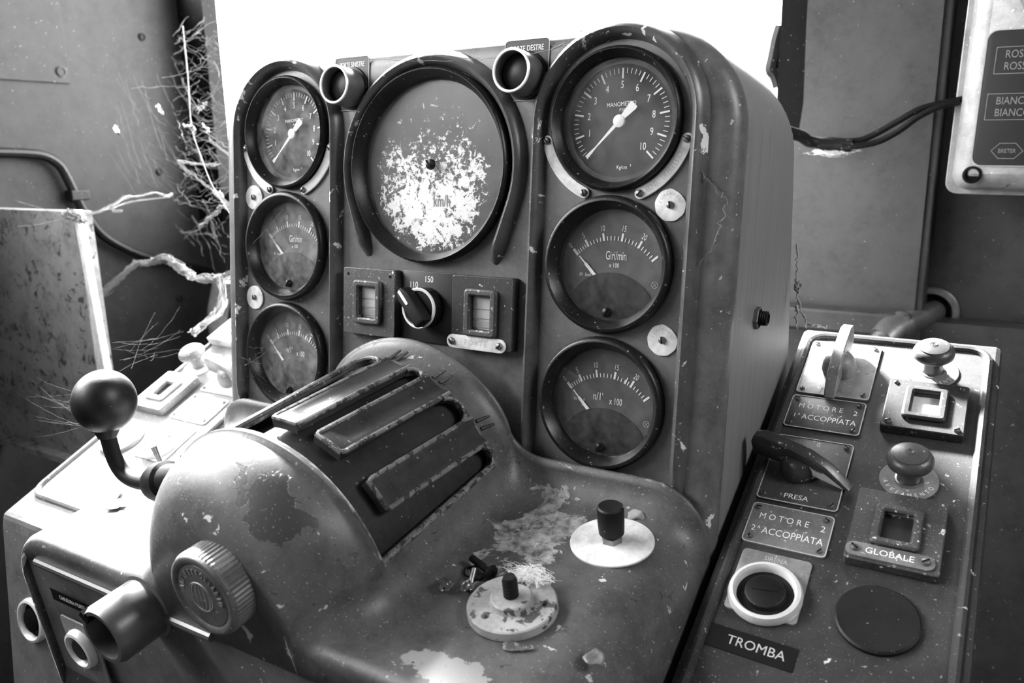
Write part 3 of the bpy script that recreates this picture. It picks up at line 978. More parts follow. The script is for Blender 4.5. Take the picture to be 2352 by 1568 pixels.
def name_disc(x, z, label, rough_edge):
    t = thing('name_disc', label, 'name disc', f_panel(x, z), 'white screwed name discs')
    mm = MB(); out = []
    for i in range(48):
        a = 2 * PI * i / 48; k = 1 - (.10 * max(0, math.cos(a - .9)) ** 6 + .012 * math.sin(9 * a + x * 50)) * rough_edge
        out.append((.0101 * k * math.cos(a), .0101 * k * math.sin(a)))
    mm.prism(out, 0, .0012, .0002); dd = mm.build('disc', 'plate_white', t, smooth=30)
    k = MB(); k.arctext('COMANDATO', .0028, 0, 0, .0068, R(165), R(-19), .00125, .8); k.build('lettering', 'pale_ink' if rough_edge else 'plate_white', dd, smooth=0)
    screw(t, 0, 0, .0011, .0024, R(100))
name_disc(.1857, .0788, 'white round disc with ragged edge under the COND. DEPRESSIONE plate', 1)
name_disc(.186, -.0060, 'white round disc between the two rev counters of the column with COND. DEPRESSIONE', 1)
name_disc(-.186, .0790, 'smooth white round disc just under a blank curved plate, near the cobwebs', 0)
name_disc(-.1862, -.0066, 'smooth white round disc between the two rev counters near the cobwebs', 0)

# ================================================================== door buttons with labels
def door_button(x, words, label):
    t = thing('door_button', label, 'push button', f_panel(x, .163), 'hooded door buttons')
    mm = MB(); r = .0142; d = .021
    mm.lathe([(r, 0), (r, d - .001), (r - .0005, d), (r - .0014, d), (r - .0018, d - .0008), (r - .0018, d - .009)], 48)
    mm.build('collar', 'tube_metal', t)
    k = MB(); k.lathe([(r - .0002, d - .0012), (r + .0001, d - .0006), (r - .0004, d + .0002), (r - .0016, d + .0002), (r - .0019, d - .0008)], 48); k.build('rim', 'ring_light', t)
    mm = MB(); mm.lathe([(r - .0016, d - .010), (.010, d - .0085), (0, d - .0075)], 40); mm.build('button_cap', 'label_grey', t)
    mm = MB(); mm.lathe([(r + .002, .0004), (r + .0016, .0022), (r, .0026)], 48); mm.build('base_ring', 'bezel', t)
    l = thing('button_label', 'dark label plate lettered ' + words, 'label plate', f_panel(x, .1665), 'label plates of the door buttons')
    mm = MB(); mm.prism(rr(.0345, .040, .003), 0, .0006); pl_ = mm.build('plate', 'label_grey', l, smooth=30)
    mm = MB(); mm.ringplate(rr(.0345, .040, .003), rr(.0337, .0392, .0026), .0006, .0009); mm.build('border', 'pale_ink', pl_, smooth=30)
    mm = MB(); mm.text(words, .0052, 0, .0140, .0008, 0, .66 if len(words) > 12 else .74); mm.build('lettering', 'white_ink', pl_, smooth=0)
door_button(.0785, 'PORTE DESTRE', 'hooded metal push button below the PORTE DESTRE lettering')
door_button(-.0765, 'PORTE SINISTRE', 'hooded metal push button below the PORTE SINISTRE lettering')

# ================================================================== indicator blocks and selector switch
def indicator(M, label, group, w=.052, h=.052, th=.0085, win=(.017, .024), mat='worn_block', strips=True, holes=True, frame_mat=None, lens='lens_grey', name='indicator_block'):
    t = thing(name, label, 'indicator', M, group)
    mm = MB()
    wn, hn = win
    mm.ringplate(rr(w, h, .002, 4), rr(wn, hn, .0012, 4), 0, th)
    mm.build('housing', mat, t, smooth=40, bevel=.0008)
    mm = MB()
    mm.ringplate(rr(wn + .011, hn + .010, .003, 4), rr(wn, hn, .001, 4), th - .0005, th + .0035)
    mm.build('window_frame', frame_mat or mat, t, smooth=40, bevel=.0016)
    mm = MB(); mm.box((0, 0, th - .003), (wn + .001, hn + .001, .001)); mm.build('lens', lens, t, smooth=0)
    if strips:
        for yy, hh in ((hn * .28, hn * .36), (-hn * .05, hn * .26), (-hn * .34, hn * .22)):
            q = MB(); q.box((0, yy, th - .0022), (wn, hh - .0006, .0008)); q.build('lens_strip', 'lens_grey' if yy > -hn * .1 else 'grey_ink', t, smooth=0)
    if holes:
        for sx in (-1, 1):
            q = MB(); q.lathe([(.0012, th - .0004), (.0012, th + .0002), (0, th + .0002)], 12, TR(sx * (w / 2 - .005), h / 2 - .005)); q.build('screw_hole', 'black', t)
    return t
indicator(f_panel(-.0508, .0002), 'speckled dark indicator block with ragged window, under the speedometer, unlabelled', 'indicator blocks under the speedometer')
indicator(f_panel(.0535, .0005), 'dark indicator block with chipped white top edge, above the PORTE plate', 'indicator blocks under the speedometer', mat='block_paint', win=(.0165, .024), frame_mat='worn_block', holes=False)
def strip_plate(M, w, h, words, label, cat, group=None, mat='plate_white', ink='pale_ink', size=.0058, xs=.8, z0=0):
    t = thing('name_strip', label, cat, M, group)
    mm = MB(); mm.prism(rr(w, h, h * .48, 6), z0, z0 + .0012, .0003); mm.build('plate', mat, t, smooth=40)
    mm = MB(); mm.text(words, size, 0, 0, z0 + .00125, 0, xs); mm.build('lettering', ink, t, smooth=0)
    for s in (-1, 1): screw(t, s * (w / 2 - h * .48), 0, z0 + .0011, .0026, R(40 * s), 'dull_steel')
strip_plate(f_panel(.0500, -.0215, .0087), .0500, .0098, 'P O R T E', 'white screwed strip plate lettered PORTE', 'name plate')
t = thing('rotary_selector', 'black rotary selector with white pointer between the positions 110 and 150', 'rotary switch', f_panel(.0015, 0))
mm = MB(); mm.prism(rr(.0485, .0535, .001, 2), 0, .0022, .0005); mm.build('face_plate', 'label_grey', t, smooth=30)
mm = MB(); mm.text('150', .0066, .0005, .0208, .0023, 0, .85); mm.text('110', .0066, -.0135, .0160, .0023, 0, .85); mm.build('numerals', 'white_ink', t, smooth=0)
mm = MB(); mm.lathe([(.0150, .002), (.0150, .013), (.0146, .0138)], 48); mm.build('knob_body', 'bezel', t)
mm = MB(); mm.lathe([(.0150, .0128), (.0153, .0138), (.0146, .0145), (.0132, .0143), (.0128, .0130)], 48); mm.build('knob_ring', 'ring_light', t)
mm = MB(); mm.lathe([(.0130, .0132), (0, .0136)], 40); mm.build('knob_face', 'dial_black', t)
mm = MB(); a = R(131)
mm.prism([(-.0135, -.0045), (-.012, -.0055), (.012, -.0055), (.0175, -.0030), (.0185, 0), (.0175, .0030), (.012, .0055), (-.012, .0055), (-.0135, .0045)], .0132, .0235, .0018, RZ(a)); mm.build('grip', 'dial_black', t, smooth=40)
mm = MB(); mm.prism(rr(.0125, .0024, .0011), .0234, .0238, 0, TR(0, 0, 0) @ RZ(a) @ TR(.0105, 0, 0)); mm.build('pointer_mark', 'white_ink', t, smooth=0)

# ================================================================== things on the desk
t = thing('push_knob', 'black push knob on a broad white disc standing on the peeling desk', 'push button', f_desk(.1785, -.0378))
mm = MB(); mm.lathe([(.0258, 0), (.0258, .0010), (.0252, .0014), (0, .0014)], 72); mm.build('disc', 'plate_white', t)
mm = MB(); mm.lathe([(.0068, .0012), (.0068, .0050), (.0055, .0056), (.0055, .0085)], 6); mm.build('hex_nut', 'dull_steel', t, smooth=20)
mm = MB(); mm.lathe([(.0060, .0060), (.0078, .0072), (.0082, .0150), (.0083, .0235), (.0080, .0250), (.0070, .0258), (.0062, .0256), (0, .0256)], 40); mm.build('cap', 'rubber', t)
fx, fs = hit_desk(1178, 1402)
t = thing('shaft_flange', 'round chipped flange with a broken stub shaft lying on the desk', 'flange', f_desk(fx, fs, 0, R(10)))
FH = .0052
mm = MB()
holes = [(.0175 * math.cos(R(a)), .0175 * math.sin(R(a))) for a in (235, 10, 118)]
bm = bmesh.new()
es = []
def _loop(pts, z):
    vv = [bm.verts.new((p_[0], p_[1], z)) for p_ in pts]
    ee = [bm.edges.new((vv[i], vv[(i + 1) % len(vv)])) for i in range(len(vv))]
    return vv, ee
ov, oe = _loop(circ(.0242, 56), FH + .0006); es += oe
hl = []
for hx, hy in holes:
    hv, he = _loop(circ(.0024, 16, hx, hy), FH + .0006); es += he; hl.append(hv)
bmesh.ops.triangle_fill(bm, use_beauty=True, use_dissolve=False, edges=es, normal=(0, 0, 1))
prev = ov
for r_0, z_0 in ((.0250, FH), (.0252, .0008), (.0246, 0)):
    nv = [bm.verts.new((p_[0], p_[1], z_0)) for p_ in circ(r_0, 56)]
    for i in range(56): bm.faces.new((prev[i], prev[(i + 1) % 56], nv[(i + 1) % 56], nv[i]))
    prev = nv
for hv in hl:
    bv = [bm.verts.new((v.co.x, v.co.y, .0004)) for v in hv]
    for i in range(16): bm.faces.new((hv[i], bv[i], bv[(i + 1) % 16], hv[(i + 1) % 16]))
    bm.faces.new(bv)
bmesh.ops.recalc_face_normals(bm, faces=bm.faces)
me = bpy.data.meshes.new('flange_plate'); bm.to_mesh(me); bm.free(); me.materials.append(MATS['flange_paint'])
for p_ in me.polygons: p_.use_smooth = True
me.set_sharp_from_angle(angle=R(35)); link('flange_plate', me, t)
mm = MB(); mm.lathe([(.0125, FH + .0004), (.0118, FH + .0020), (.0118, FH + .0040), (.0108, FH + .0048), (0, FH + .0050)], 40); mm.build('hub', 'flange_paint', t)
mm = MB()
pr_ = [(.0042, FH + .004)] + [(.0040 + (.0004 if i % 2 else 0), FH + .0046 + .0011 * i) for i in range(11)] + [(.0034, FH + .0172), (0, FH + .0172)]
mm.lathe(pr_, 20); mm.build('stub_shaft', 'rubber', t, smooth=25)
def lump(name, mat, size, seed, M, label, cat, group=None, kind=None, res=3, amp=.45, squash=1.0):
    bm = bmesh.new(); bmesh.ops.create_icosphere(bm, subdivisions=res, radius=size)
    for v in bm.verts:
        k = 1 + amp * noise.noise(v.co / size * 1.4 + Vector((seed, seed * 1.7, 0)))
        v.co *= k; v.co.z *= squash
    me = bpy.data.meshes.new(name); bm.to_mesh(me); bm.free(); me.materials.append(MATS[mat])
    for p in me.polygons: p.use_smooth = True
    o = link(name, me, None, M)
    return tag(o, label, cat, group, kind)
x, s = hit_desk(1462, 1190); lump('paint_crumb', 'dust', .0040, 5, f_desk(x, s, .0020) @ Matrix.Diagonal((1.5, 1, .8, 1)), 'white crumb behind the broad white disc', 'crumb')
def lint(M, n, size, label, seed):
    rn = random.Random(seed); mm = MB()
    for k in range(n):
        c = Vector((rn.gauss(0, .42), rn.gauss(0, .42), abs(rn.gauss(0, .35))))
        d = Vector((rn.gauss(0, 1), rn.gauss(0, 1), rn.gauss(0, .6))).normalized() * rn.uniform(.25, .7)
        q = Vector((rn.gauss(0, .25), rn.gauss(0, .25), rn.gauss(0, .2)))
        mm.tube([(c - d) * size, (c + q) * size, (c + d) * size], .00011, 3, cap=False)
    return tag(mm.build('lint_tuft', 'lint', None, M, smooth=60), label, 'lint')
x, s = hit_desk(1222, 1352); lint(f_desk(x, s, .0085) @ Matrix.Diagonal((1.6, .8, .7, 1)), 320, .0075, 'fluffy white tuft of lint caught beside the stub shaft', 4)
# loose screws and clear plastic bits left of the flange
def loose_screw(px, py, rot, tiltx, mat, label, L=.014, r=.0016):
    x, s = hit_desk(px, py)
    t = thing('loose_screw', label, 'screw', f_desk(x, s, r * 1.9, rot) @ RY(R(90 + tiltx)), 'loose screws on the desk')
    mm = MB(); mm.lathe([(0, -L)] + [(r * (.85 if i % 2 else 1.0), -L + L * i / 26) for i in range(27)], 12); mm.build('thread', mat, t, smooth=20)
    mm = MB(); mm.lathe([(r * 1.0, -.0002), (r * 2.1, .0004), (r * 1.9, .0016), (r * 1.1, .0024), (0, .0026)], 20); mm.build('head', mat, t)
    mm = MB(); mm.box((0, 0, .0024), (r * 2.2, r * .5, .0006)); mm.box((0, 0, .0024), (r * .5, r * 2.2, .0006)); mm.build('cross_recess', 'black', t, smooth=0)
loose_screw(1080, 1358, R(-68), 8, 'steel', 'small bright cross-head screw lying among loose bits on the desk')
loose_screw(1128, 1328, R(-20), 3, 'iron', 'black cross-head screw lying behind the bright one', .018, .0023)
for (px, py, rot, lab) in ((1035, 1345, .2, 'faceted clear plastic cap lying on the desk, farther from the bright screw'), (1062, 1350, 1.0, 'faceted clear plastic chip lying against the bright screw')):
    x, s = hit_desk(px, py)
    mm = MB(); mm.lathe([(0, 0), (.0036, 0), (.0042, .002), (.0034, .0045), (.0042, .007), (.0032, .010), (0, .010)], 7)
    o = mm.build('plastic_cap', 'clear_plastic', None, f_desk(x, s, .0036, rot) @ RX(R(70)), smooth=10); tag(o, lab, 'plastic cap', 'clear plastic bits')
x, s = hit_desk(1095, 1318)
mm = MB(); mm.tube([(.008 * math.cos(2 * PI * i / 28) , .006 * math.sin(2 * PI * i / 28), .0012 + .0005 * math.sin(i)) for i in range(27)], .0006, 6)
tag(mm.build('wire_loop', 'cable_black', None, f_desk(x, s, 0)), 'thin dark wire loop behind the clear plastic chips', 'wire')
# curled paint flakes at the desk front edge and elsewhere
def flake(px, py, w, h, rot, lift, label, mat='desk_paint', seed=1):
    x, s = hit_desk(px, py); rnd = random.Random(seed)
    n = 14; out = []
    for i in range(n):
        a = 2 * PI * i / n; k = .6 + .6 * rnd.random(); out.append((w * k * math.cos(a), h * k * math.sin(a)))
    rows = []
    for q in (0.05, .35, .7, 1.0):
        rows.append([(p[0] * q, p[1] * q, .0006 + lift * (q ** 2) * (.3 + .7 * max(0, math.sin(2 * PI * i / n + rot)))) for i, p in enumerate(out)])
    mm = MB(); mm.grid(rows, closed=True); mm.f.append(tuple(range(n))); mm.mi.append(0)
    o = mm.build('paint_flake', mat, None, f_desk(x, s, 0, rot), smooth=15, solid=.0004)
    return tag(o, label, 'paint flake', 'curled paint flakes')
flake(1185, 1490, .008, .0035, .3, .0014, 'curled paint flake at the desk edge just below the chipped flange', 'desk_paint', 2)
flake(1370, 1512, .006, .007, 1.0, .0012, 'dark curled paint flake at the desk front edge', 'panel_paint', 4)
flake(268, 1165, .0075, .0060, .8, .0035, 'torn paint flake around a hole beside the ball lever', 'plate_white', 8)
flake(276, 1150, .0050, .0035, 2.2, .0050, 'small dark curl standing up beside the torn hole', 'dull_steel', 9)

# ================================================================== medallion cap, key tube and labels on the front
fm = PM @ DM
def f_front(x, h, d=0, rot=0):
    return fm @ frame((1, 0, 0), (0, 0, 1), (0, -1, 0), (x, SF - d, h)) @ RZ(rot)
t = thing('medallion_cap', 'embossed round cap with ribbed rim lettered FERROVIARIO on the hump front', 'cap', f_front(.0120, .0260) @ Matrix.Scale(.86, 4))
mm = MB()
mm.lathe([(.0300, -.010), (.0300, .0135), (.0290, .0150)], 120, rib=(0, 1, -.0006)); mm.build('ribbed_rim', 'medallion', t, smooth=12)
mm = MB(); mm.lathe([(.0291, .0148), (.0285, .0165), (.0268, .0172), (.0238, .0168), (.0228, .0158), (.0224, .0155)], 72); mm.build('face_ring', 'medallion', t, smooth=50)
mm = MB(); mm.lathe([(.0226, .0154), (.0222, .0162), (.0120, .0172), (0, .0174)], 64); mm.build('face', 'medallion', t)
k = MB()
v_ = 'ALE FERROVIARIO'
for i, ch in enumerate(v_):
    if ch == ' ': continue
    a = R(172) - R(172) * i / (len(v_) - 1)
    vv, ff = font_mesh(ch)
    Mx = TR(.0178 * math.cos(a), .0178 * math.sin(a), .0166) @ RZ(a - PI / 2) @ Matrix.Diagonal((.0058 * .62, .0058, 1, 1))
    k.add(vv, ff, Mx)
k.build('lettering', 'medallion_pale', t, smooth=0, solid=-.0008)
k = MB()
for i in range(5):
    ry = .0085 * (1 - abs(i - 2) * .42) if i != 2 else .0001
    k.tube([((i - 2) * .0042 * math.sqrt(max(0, 1 - (u / 8) ** 2)) , .0105 * u / 8, .0172) for u in range(-8, 9)], .0004, 5)
k.tube([(.0105 * math.cos(2 * PI * u / 40), .0105 * math.sin(2 * PI * u / 40), .0171) for u in range(41)], .0005, 5)
k.build('emblem', 'medallion_pale', t)
t = thing('key_switch_tube', 'short open metal tube with a key notch sticking out below the desk edge', 'key switch', f_front(-.0730, -.0190))
mm = MB()
r, d, n = .0200, .031, 60
rows = []
def tube_row(rad, z0, notch):
    return [(rad * math.cos(2 * PI * i / n), rad * math.sin(2 * PI * i / n), z0 - (notch if 22 <= i <= 25 else 0)) for i in range(n)]
rows = [tube_row(r + .002, 0, 0), tube_row(r, .001, 0), tube_row(r, d - .004, 0), tube_row(r - .0022, d, .0), tube_row(r - .0048, d, .004), tube_row(r - .0050, d - .006, 0), tube_row(r - .0052, d - .020, 0)]
mm.grid(rows, closed=True); mm.build('sleeve', 'tube_metal', t, smooth=35)
mm = MB(); mm.lathe([(r - .005, d - .012), (0, d - .012)], 40); mm.build('inner_face', 'black', t)
mm = MB(); mm.box((0, 0, d - .0035), (.0075, .0050, .0080), RZ(R(141)) @ TR(.0168, 0, 0)); mm.build('key_notch', 'black', t, smooth=0)
t = thing('tape_label', 'black embossed tape label lettered CHIUSURA PORTE', 'label', f_front(-.1670, -.0460))
mm = MB(); mm.prism(rr(.0485, .0100, .0004, 2), 0, .0004); tp = mm.build('tape', 'tape_black', t, smooth=0)
mm = MB(); mm.text('CHIUSURA PORTE', .0048, .001, 0, .0005, 0, .80); mm.build('lettering', 'white_ink', tp, smooth=0)
def ring_button(M, label, group, r=.0135, plate=None, words=None, pm='plate_metal', cap='rubber', ringm='ring_light', slot=False):
    t = thing('ring_button', label, 'push button', M, group)
    if plate:
        w, h, dy = plate
        mm = MB(); mm.prism(rr(w, h, .003), 0, .0012, .0003, TR(0, dy, 0)); mm.build('plate', pm, t, smooth=30)
        if words:
            mm = MB(); mm.text(words, .0048, 0, dy + h / 2 - .0048, .0013, 0, .9); mm.build('lettering', 'pale_ink', t, smooth=0)
    mm = MB(); mm.lathe([(r, .001), (r + .0002, .003), (r - .001, .0062), (r - .003, .0068), (r - .0045, .0050), (r - .0048, .0012)], 56); mm.build('ring', ringm, t, smooth=50)
    mm = MB(); mm.lathe([(r - .0046, .0014), (r * .56, .0015), (r * .54, .0048), (r * .48, .0055), (0, .0055)], 40); mm.build('button_cap', cap, t)
    if slot:
        mm = MB(); mm.box((0, 0, .0054), (r * .7, .0006, .0005), RZ(R(8))); mm.build('slot', 'black', t, smooth=0)
    return t
ring_button(f_front(-.1690, -.0850), 'push button in a bright ring on a square plate under the CHIUSURA PORTE tape', None, .0155, (.041, .052, -.004), None, 'plate_mid', 'label_grey')
_c = CM @ Vector((0, -.385, 0))
_v = ray(72, 1425); _t = (_c.y - .003 - CAM_P.y) / _v.y; _p = CAM_P + _v * _t
ring_button(PM @ frame((1, 0, 0), (0, 0, 1), (0, -1, 0), (_p.x, _p.y + .004, _p.z)), 'ringed push button on the front of the sunlit console', None, .0200, None, None, cap='black')

# ================================================================== throttle lever
def Dp(x, s, h): return DM @ Vector((x, s, h))
t = thing('throttle_lever', 'cranked black lever with a large ball knob reaching out of the hump', 'lever', PM)
base = Dp(-.078, -.150, .049); c1 = Dp(-.097, -.149, .042)
bx = [base, c1, Dp(-.108, -.150, .042)]
mm = MB(); mm.lathe([(.0085, -.02), (.0105, 0), (.0128, .002), (.0132, .012), (.0118, .017), (.0085, .019), (.006, .020)], 24, Matrix.Translation(base) @ (c1 - base).to_track_quat('Z', 'Y').to_matrix().to_4x4()); mm.build('collar', 'iron', t)
path = []
P0, P1, P2, P3 = Dp(-.092, -.149, .044), Dp(-.140, -.150, .030), Dp(-.138, -.150, .050), Dp(-.1375, -.147, .088)
for i in range(21):
    u = i / 20; path.append((1 - u) ** 3 * P0 + 3 * u * (1 - u) ** 2 * P1 + 3 * u * u * (1 - u) * P2 + u ** 3 * P3)
mm = MB(); mm.tube(path, .0052, 16); mm.build('arm', 'iron', t)
ball = Dp(-.1385, -.1435, .0925)
mm = MB()
nb = 24
prof = [(.0203 * math.sin(PI * i / nb), -.0203 * math.cos(PI * i / nb)) for i in range(nb + 1)]
prof[0] = (0, -.0203); prof[-1] = (0, .0203)
mm.lathe(prof, 48, Matrix.Translation(ball) @ Matrix.Diagonal((1, 1, 1.05, 1))); mm.build('ball', 'ball_plastic', t, smooth=60)
_d = (path[-4] - ball)
mm = MB(); mm.lathe([(.0058, .0250), (.0075, .0215), (.0085, .0185)], 24, Matrix.Translation(ball) @ _d.to_track_quat('Z', 'Y').to_matrix().to_4x4()); mm.build('ferrule', 'ball_plastic', t)

# ================================================================== side consoles
def side_console(x0, x1, label, top_mat):
    t = thing('side_console', label, 'side console', PM, 'sloping side consoles')
    T0, T1 = .004, -.385
    p0 = CM @ Vector((0, T0, 0)); p1 = CM @ Vector((0, T1, 0))
    mm = MB()
    prof = [(p0.y, p0.z), (p1.y, p1.z), (p1.y - .001, p1.z - .012), (p1.y + .01, zfloor(p1.y + .01)), (p0.y, zfloor(p0.y))]
    vs = [(x, y, z) for x in (x0, x1) for y, z in prof]; n = len(prof)
    fs = [tuple(range(n))[::-1], tuple(n + i for i in range(n))] + [(i, (i + 1) % n, n + (i + 1) % n, n + i) for i in range(n)]
    mm.add(vs, fs); mm.build('body', top_mat, t, smooth=0, bevel=.004)
    # raised bead around the plate
    w, h = abs(x1 - x0) - .016, .352
    path = [(px + (x0 + x1) / 2, py - .006 - h / 2, .0008) for px, py in rr(w, h, .014, 6)]
    mm = MB(); mm.tube([CM @ Vector(q) for q in path + path[:1]], .0030, 8, cap=False); mm.build('bead', top_mat, t)
    mm = MB(); mm.prism(rr(w, h, .014, 6), -.0005, .0006, 0, CM @ TR((x0 + x1) / 2, -.006 - h / 2, 0)); mm.build('top_plate', top_mat, t, smooth=0)
    return t
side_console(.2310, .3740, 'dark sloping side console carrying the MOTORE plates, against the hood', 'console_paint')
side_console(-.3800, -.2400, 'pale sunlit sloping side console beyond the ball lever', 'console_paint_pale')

def engraved_plate(M, w, h, lines, label, mat, ink, group=None, screws=True, name='name_plate'):
    t = thing(name, label, 'name plate', M, group)
    mm = MB(); mm.prism(rr(w, h, .003, 4), 0, .0012, .0003); pl_ = mm.build('plate', mat, t, smooth=40)
    mm = MB(); mm.ringplate(rr(w, h, .003, 4), rr(w - .0014, h - .0014, .0025, 4), .0011, .0015); mm.build('border', 'pale_ink', pl_, smooth=40)
    if lines:
        mm = MB()
        for tx, sz, x, y, xs in lines: mm.text(tx, sz, x, y, .0013, 0, xs)
        mm.build('lettering', ink, pl_, smooth=0)
    if screws:
        for sx in (-1, 1):
            for sy in (-1, 1): screw(t, sx * (w / 2 - .0042), sy * (h / 2 - .0042), .0011, .0019, R(30 + 70 * sx + 40 * sy))
    return t
G_NAME = 'engraved plates on the side consoles'
engraved_plate(f_con(.2683, -.0478, .0006), .0512, .0655, [('PRESA', .0060, -.001, -.0265, .95)], 'bright metal plate lettered PRESA under the pale wing handle', 'plate_metal', 'dim_ink', G_NAME)
engraved_plate(f_con(.2678, -.1018, .0006), .0515, .0355, [('M O T O R E', .0070, -.004, .0062, .80), ('2', .0070, .0200, .0050, .9), ('1', .0066, -.0200, -.0050, .8), ('A', .0036, -.0172, -.0036, .8), ('ACCOPPIATA', .0076, .0035, -.0056, .80)], 'dark plate lettered MOTORE 2 1A ACCOPPIATA', 'plate_dark', 'white_ink', G_NAME)
engraved_plate(f_con(.2670, -.1608, .0006), .0512, .0632, [('0', .0060, .003, .0262, .9), ('PRESA', .0060, -.001, -.0255, .95)], 'dark plate lettered 0 and PRESA under the dark wing handle', 'plate_dark', 'white_ink', G_NAME)
engraved_plate(f_con(.2672, -.2136, .0006), .0508, .0338, [('M O T O R E', .0070, -.004, .0062, .80), ('2', .0070, .0200, .0050, .9), ('2', .0066, -.0205, -.0050, .8), ('A', .0036, -.0172, -.0036, .8), ('ACCOPPIATA', .0076, .0035, -.0056, .80)], 'pale plate lettered MOTORE 2 2A ACCOPPIATA', 'plate_mid', 'white_ink', G_NAME)
engraved_plate(f_con(-.2890, -.2205, .0006), .0520, .0355, [], 'blank bright plate on the sunlit console nearer the ring button', 'plate_white', 'pale_ink', G_NAME)
engraved_plate(f_con(-.2890, -.1650, .0006), .0520, .0640, [], 'larger blank bright plate under the grey wing handle on the sunlit console', 'plate_white', 'pale_ink', G_NAME)
def wing_handle(x, t_, rot, mat, label):
    t = thing('wing_handle', label, 'rotary handle', f_con(x, t_, .0018, rot), 'wing handles on the side consoles')
    mm = MB(); mm.lathe([(.0118, 0), (.0125, .003), (.0118, .009), (.0095, .0135), (.006, .0155), (0, .016)], 32); mm.build('hub', mat, t)
    mm = MB()                                    # blade: blunt end at -x, pointed end at +x; outline in (x, z)
    out = [(-.0320, .0085), (-.0295, .0055), (-.010, .006), (.010, .004), (.0300, .0012), (.0355, .0016), (.0300, .0065), (.0200, .0150), (.008, .0205), (-.008, .0235), (-.0240, .0245), (-.0310, .0220), (-.0330, .0160)]
    mm.prism(out, -.0042, .0042, .0016, Matrix(((1, 0, 0, 0), (0, 0, -1, 0), (0, 1, 0, 0), (0, 0, 0, 1)))); mm.build('blade', mat, t, smooth=45, bevel=.001)
wing_handle(.2685, -.0500, R(-92), 'knob_pale', 'pale wing handle standing upright on the bright PRESA plate')
wing_handle(.2630, -.1625, R(-14), 'knob_red', 'dark chipped wing handle turned sideways above the MOTORE 2 2A plate')
wing_handle(-.2880, -.1760, R(-10), 'knob_pale', 'grey chipped wing handle on the sunlit console')
def mushroom(x, t_, words, label, mat='mushroom', dm='plate_mid'):
    t = thing('mushroom_button', label, 'push button', f_con(x, t_, .0006), 'mushroom buttons on the side consoles')
    mm = MB(); mm.lathe([(.0176, 0), (.0176, .0008), (.0172, .0012), (0, .0012)], 48); mm.build('disc', dm, t)
    if words:
        k = MB(); k.arctext(words, .0044, 0, 0, .0142, R(200), R(140) / (len(words) - 1), .0013, .8, True); k.build('lettering', 'white_ink', t, smooth=0)
    mm = MB(); mm.lathe([(.0086, .001), (.0084, .0022), (.0072, .0024)], 36); mm.build('collar', 'steel', t)
    mm = MB(); mm.lathe([(.0070, .0010), (.0066, .008), (.0072, .0125), (.0110, .0140), (.0135, .0165), (.0139, .0192), (.0128, .0218), (.0106, .0236), (.0102, .0237), (.0099, .0244), (.0060, .0256), (0, .0260)], 48); mm.build('head', mat, t, smooth=45)
    k = MB()
    k.tube([((.0006 + .0036 * i / 60) * math.cos(i * 2 * PI * 2.6 / 60), (.0006 + .0036 * i / 60) * math.sin(i * 2 * PI * 2.6 / 60), .0260 - .0007 * (i / 60) ** 2) for i in range(61)], .00032, 5); k.build('spiral', mat, t)
mushroom(.3310, -.0380, '       ENTO', 'mushroom button with spiral top at the high end of the console, lettered disc below')
mushroom(.3290, -.1525, 'AVVIAMENTO', 'mushroom button with spiral top on the AVVIAMENTO disc')
mushroom(-.3510, -.1640, '', 'pale mushroom button with spiral top on the sunlit console', 'knob_pale', 'plate_white')
G_IND = 'indicator blocks on the side consoles'
indicator(f_con(.3310, -.0845, .0006), 'plain dark indicator block between the two mushroom buttons', G_IND, .0510, .0520, .0070, (.0165, .0235), 'block_paint', False, False, 'block_paint', 'white_plastic')
indicator(f_con(.3280, -.2010, .0006), 'rusty dark indicator block above the GLOBALE strip', G_IND, .0510, .0580, .0070, (.0165, .0220), 'worn_block', False, False, 'worn_block', 'label_grey')
for sx in (-1, 1):
    t_ = [o for o in bpy.data.objects if o.name.startswith('indicator_block') and o['label'].startswith('plain dark')][0]
    screw(t_, sx * .021, -.0215, .0068, .0022, R(30))
    screw(t_, sx * .021, .0215, .0068, .0018, R(70))
strip_plate(f_con(.3268, -.2230, .0077), .0480, .0105, 'GLOBALE', 'grey screwed strip plate lettered GLOBALE', 'name plate', None, 'plate_mid', 'white_ink', .0062, 1.0)
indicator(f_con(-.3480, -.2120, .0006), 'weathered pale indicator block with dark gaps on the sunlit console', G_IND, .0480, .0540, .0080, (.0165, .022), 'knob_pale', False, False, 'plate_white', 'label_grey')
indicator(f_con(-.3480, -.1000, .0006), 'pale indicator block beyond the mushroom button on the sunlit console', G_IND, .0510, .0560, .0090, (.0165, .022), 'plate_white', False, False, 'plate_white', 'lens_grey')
ring_button(f_con(.2660, -.2665, .0006), 'recessed horn button in a bright ring on a pale plate above the TROMBA tape', 'siren buttons', .0212, (.0415, .046, .0080), 'SIRENA', 'plate_metal', 'rubber', 'ring_light', True)
ring_button(f_con(-.2850, -.2740, .0006), 'ringed push button on the sunlit console, behind the toggle switch', 'siren buttons', .0175, (.041, .046, .006), None, 'plate_white', 'lens_grey', 'ring_light', True)
def round_cover(x, t_, mat, label, r=.0222):
    mm = MB(); mm.lathe([(r, 0), (r, .0022), (r - .0012, .0032), (0, .0034)], 56)
    tag(mm.build('blanking_cover', mat, None, f_con(x, t_, .0006)), label, 'blanking cover', 'round blanking covers')
round_cover(.3265, -.2640, 'rubber', 'flat black round blanking cover beside the horn button')
round_cover(-.3400, -.2760, 'knob_pale', 'pale round blanking cover behind the ball lever')
t = thing('tape_label', 'black tape label lettered TROMBA', 'label', f_con(.2660, -.3020, .0008, R(-2)))
mm = MB(); mm.prism(rr(.0500, .0150, .0004, 2), 0, .0004); tp = mm.build('tape', 'tape_black', t, smooth=0)
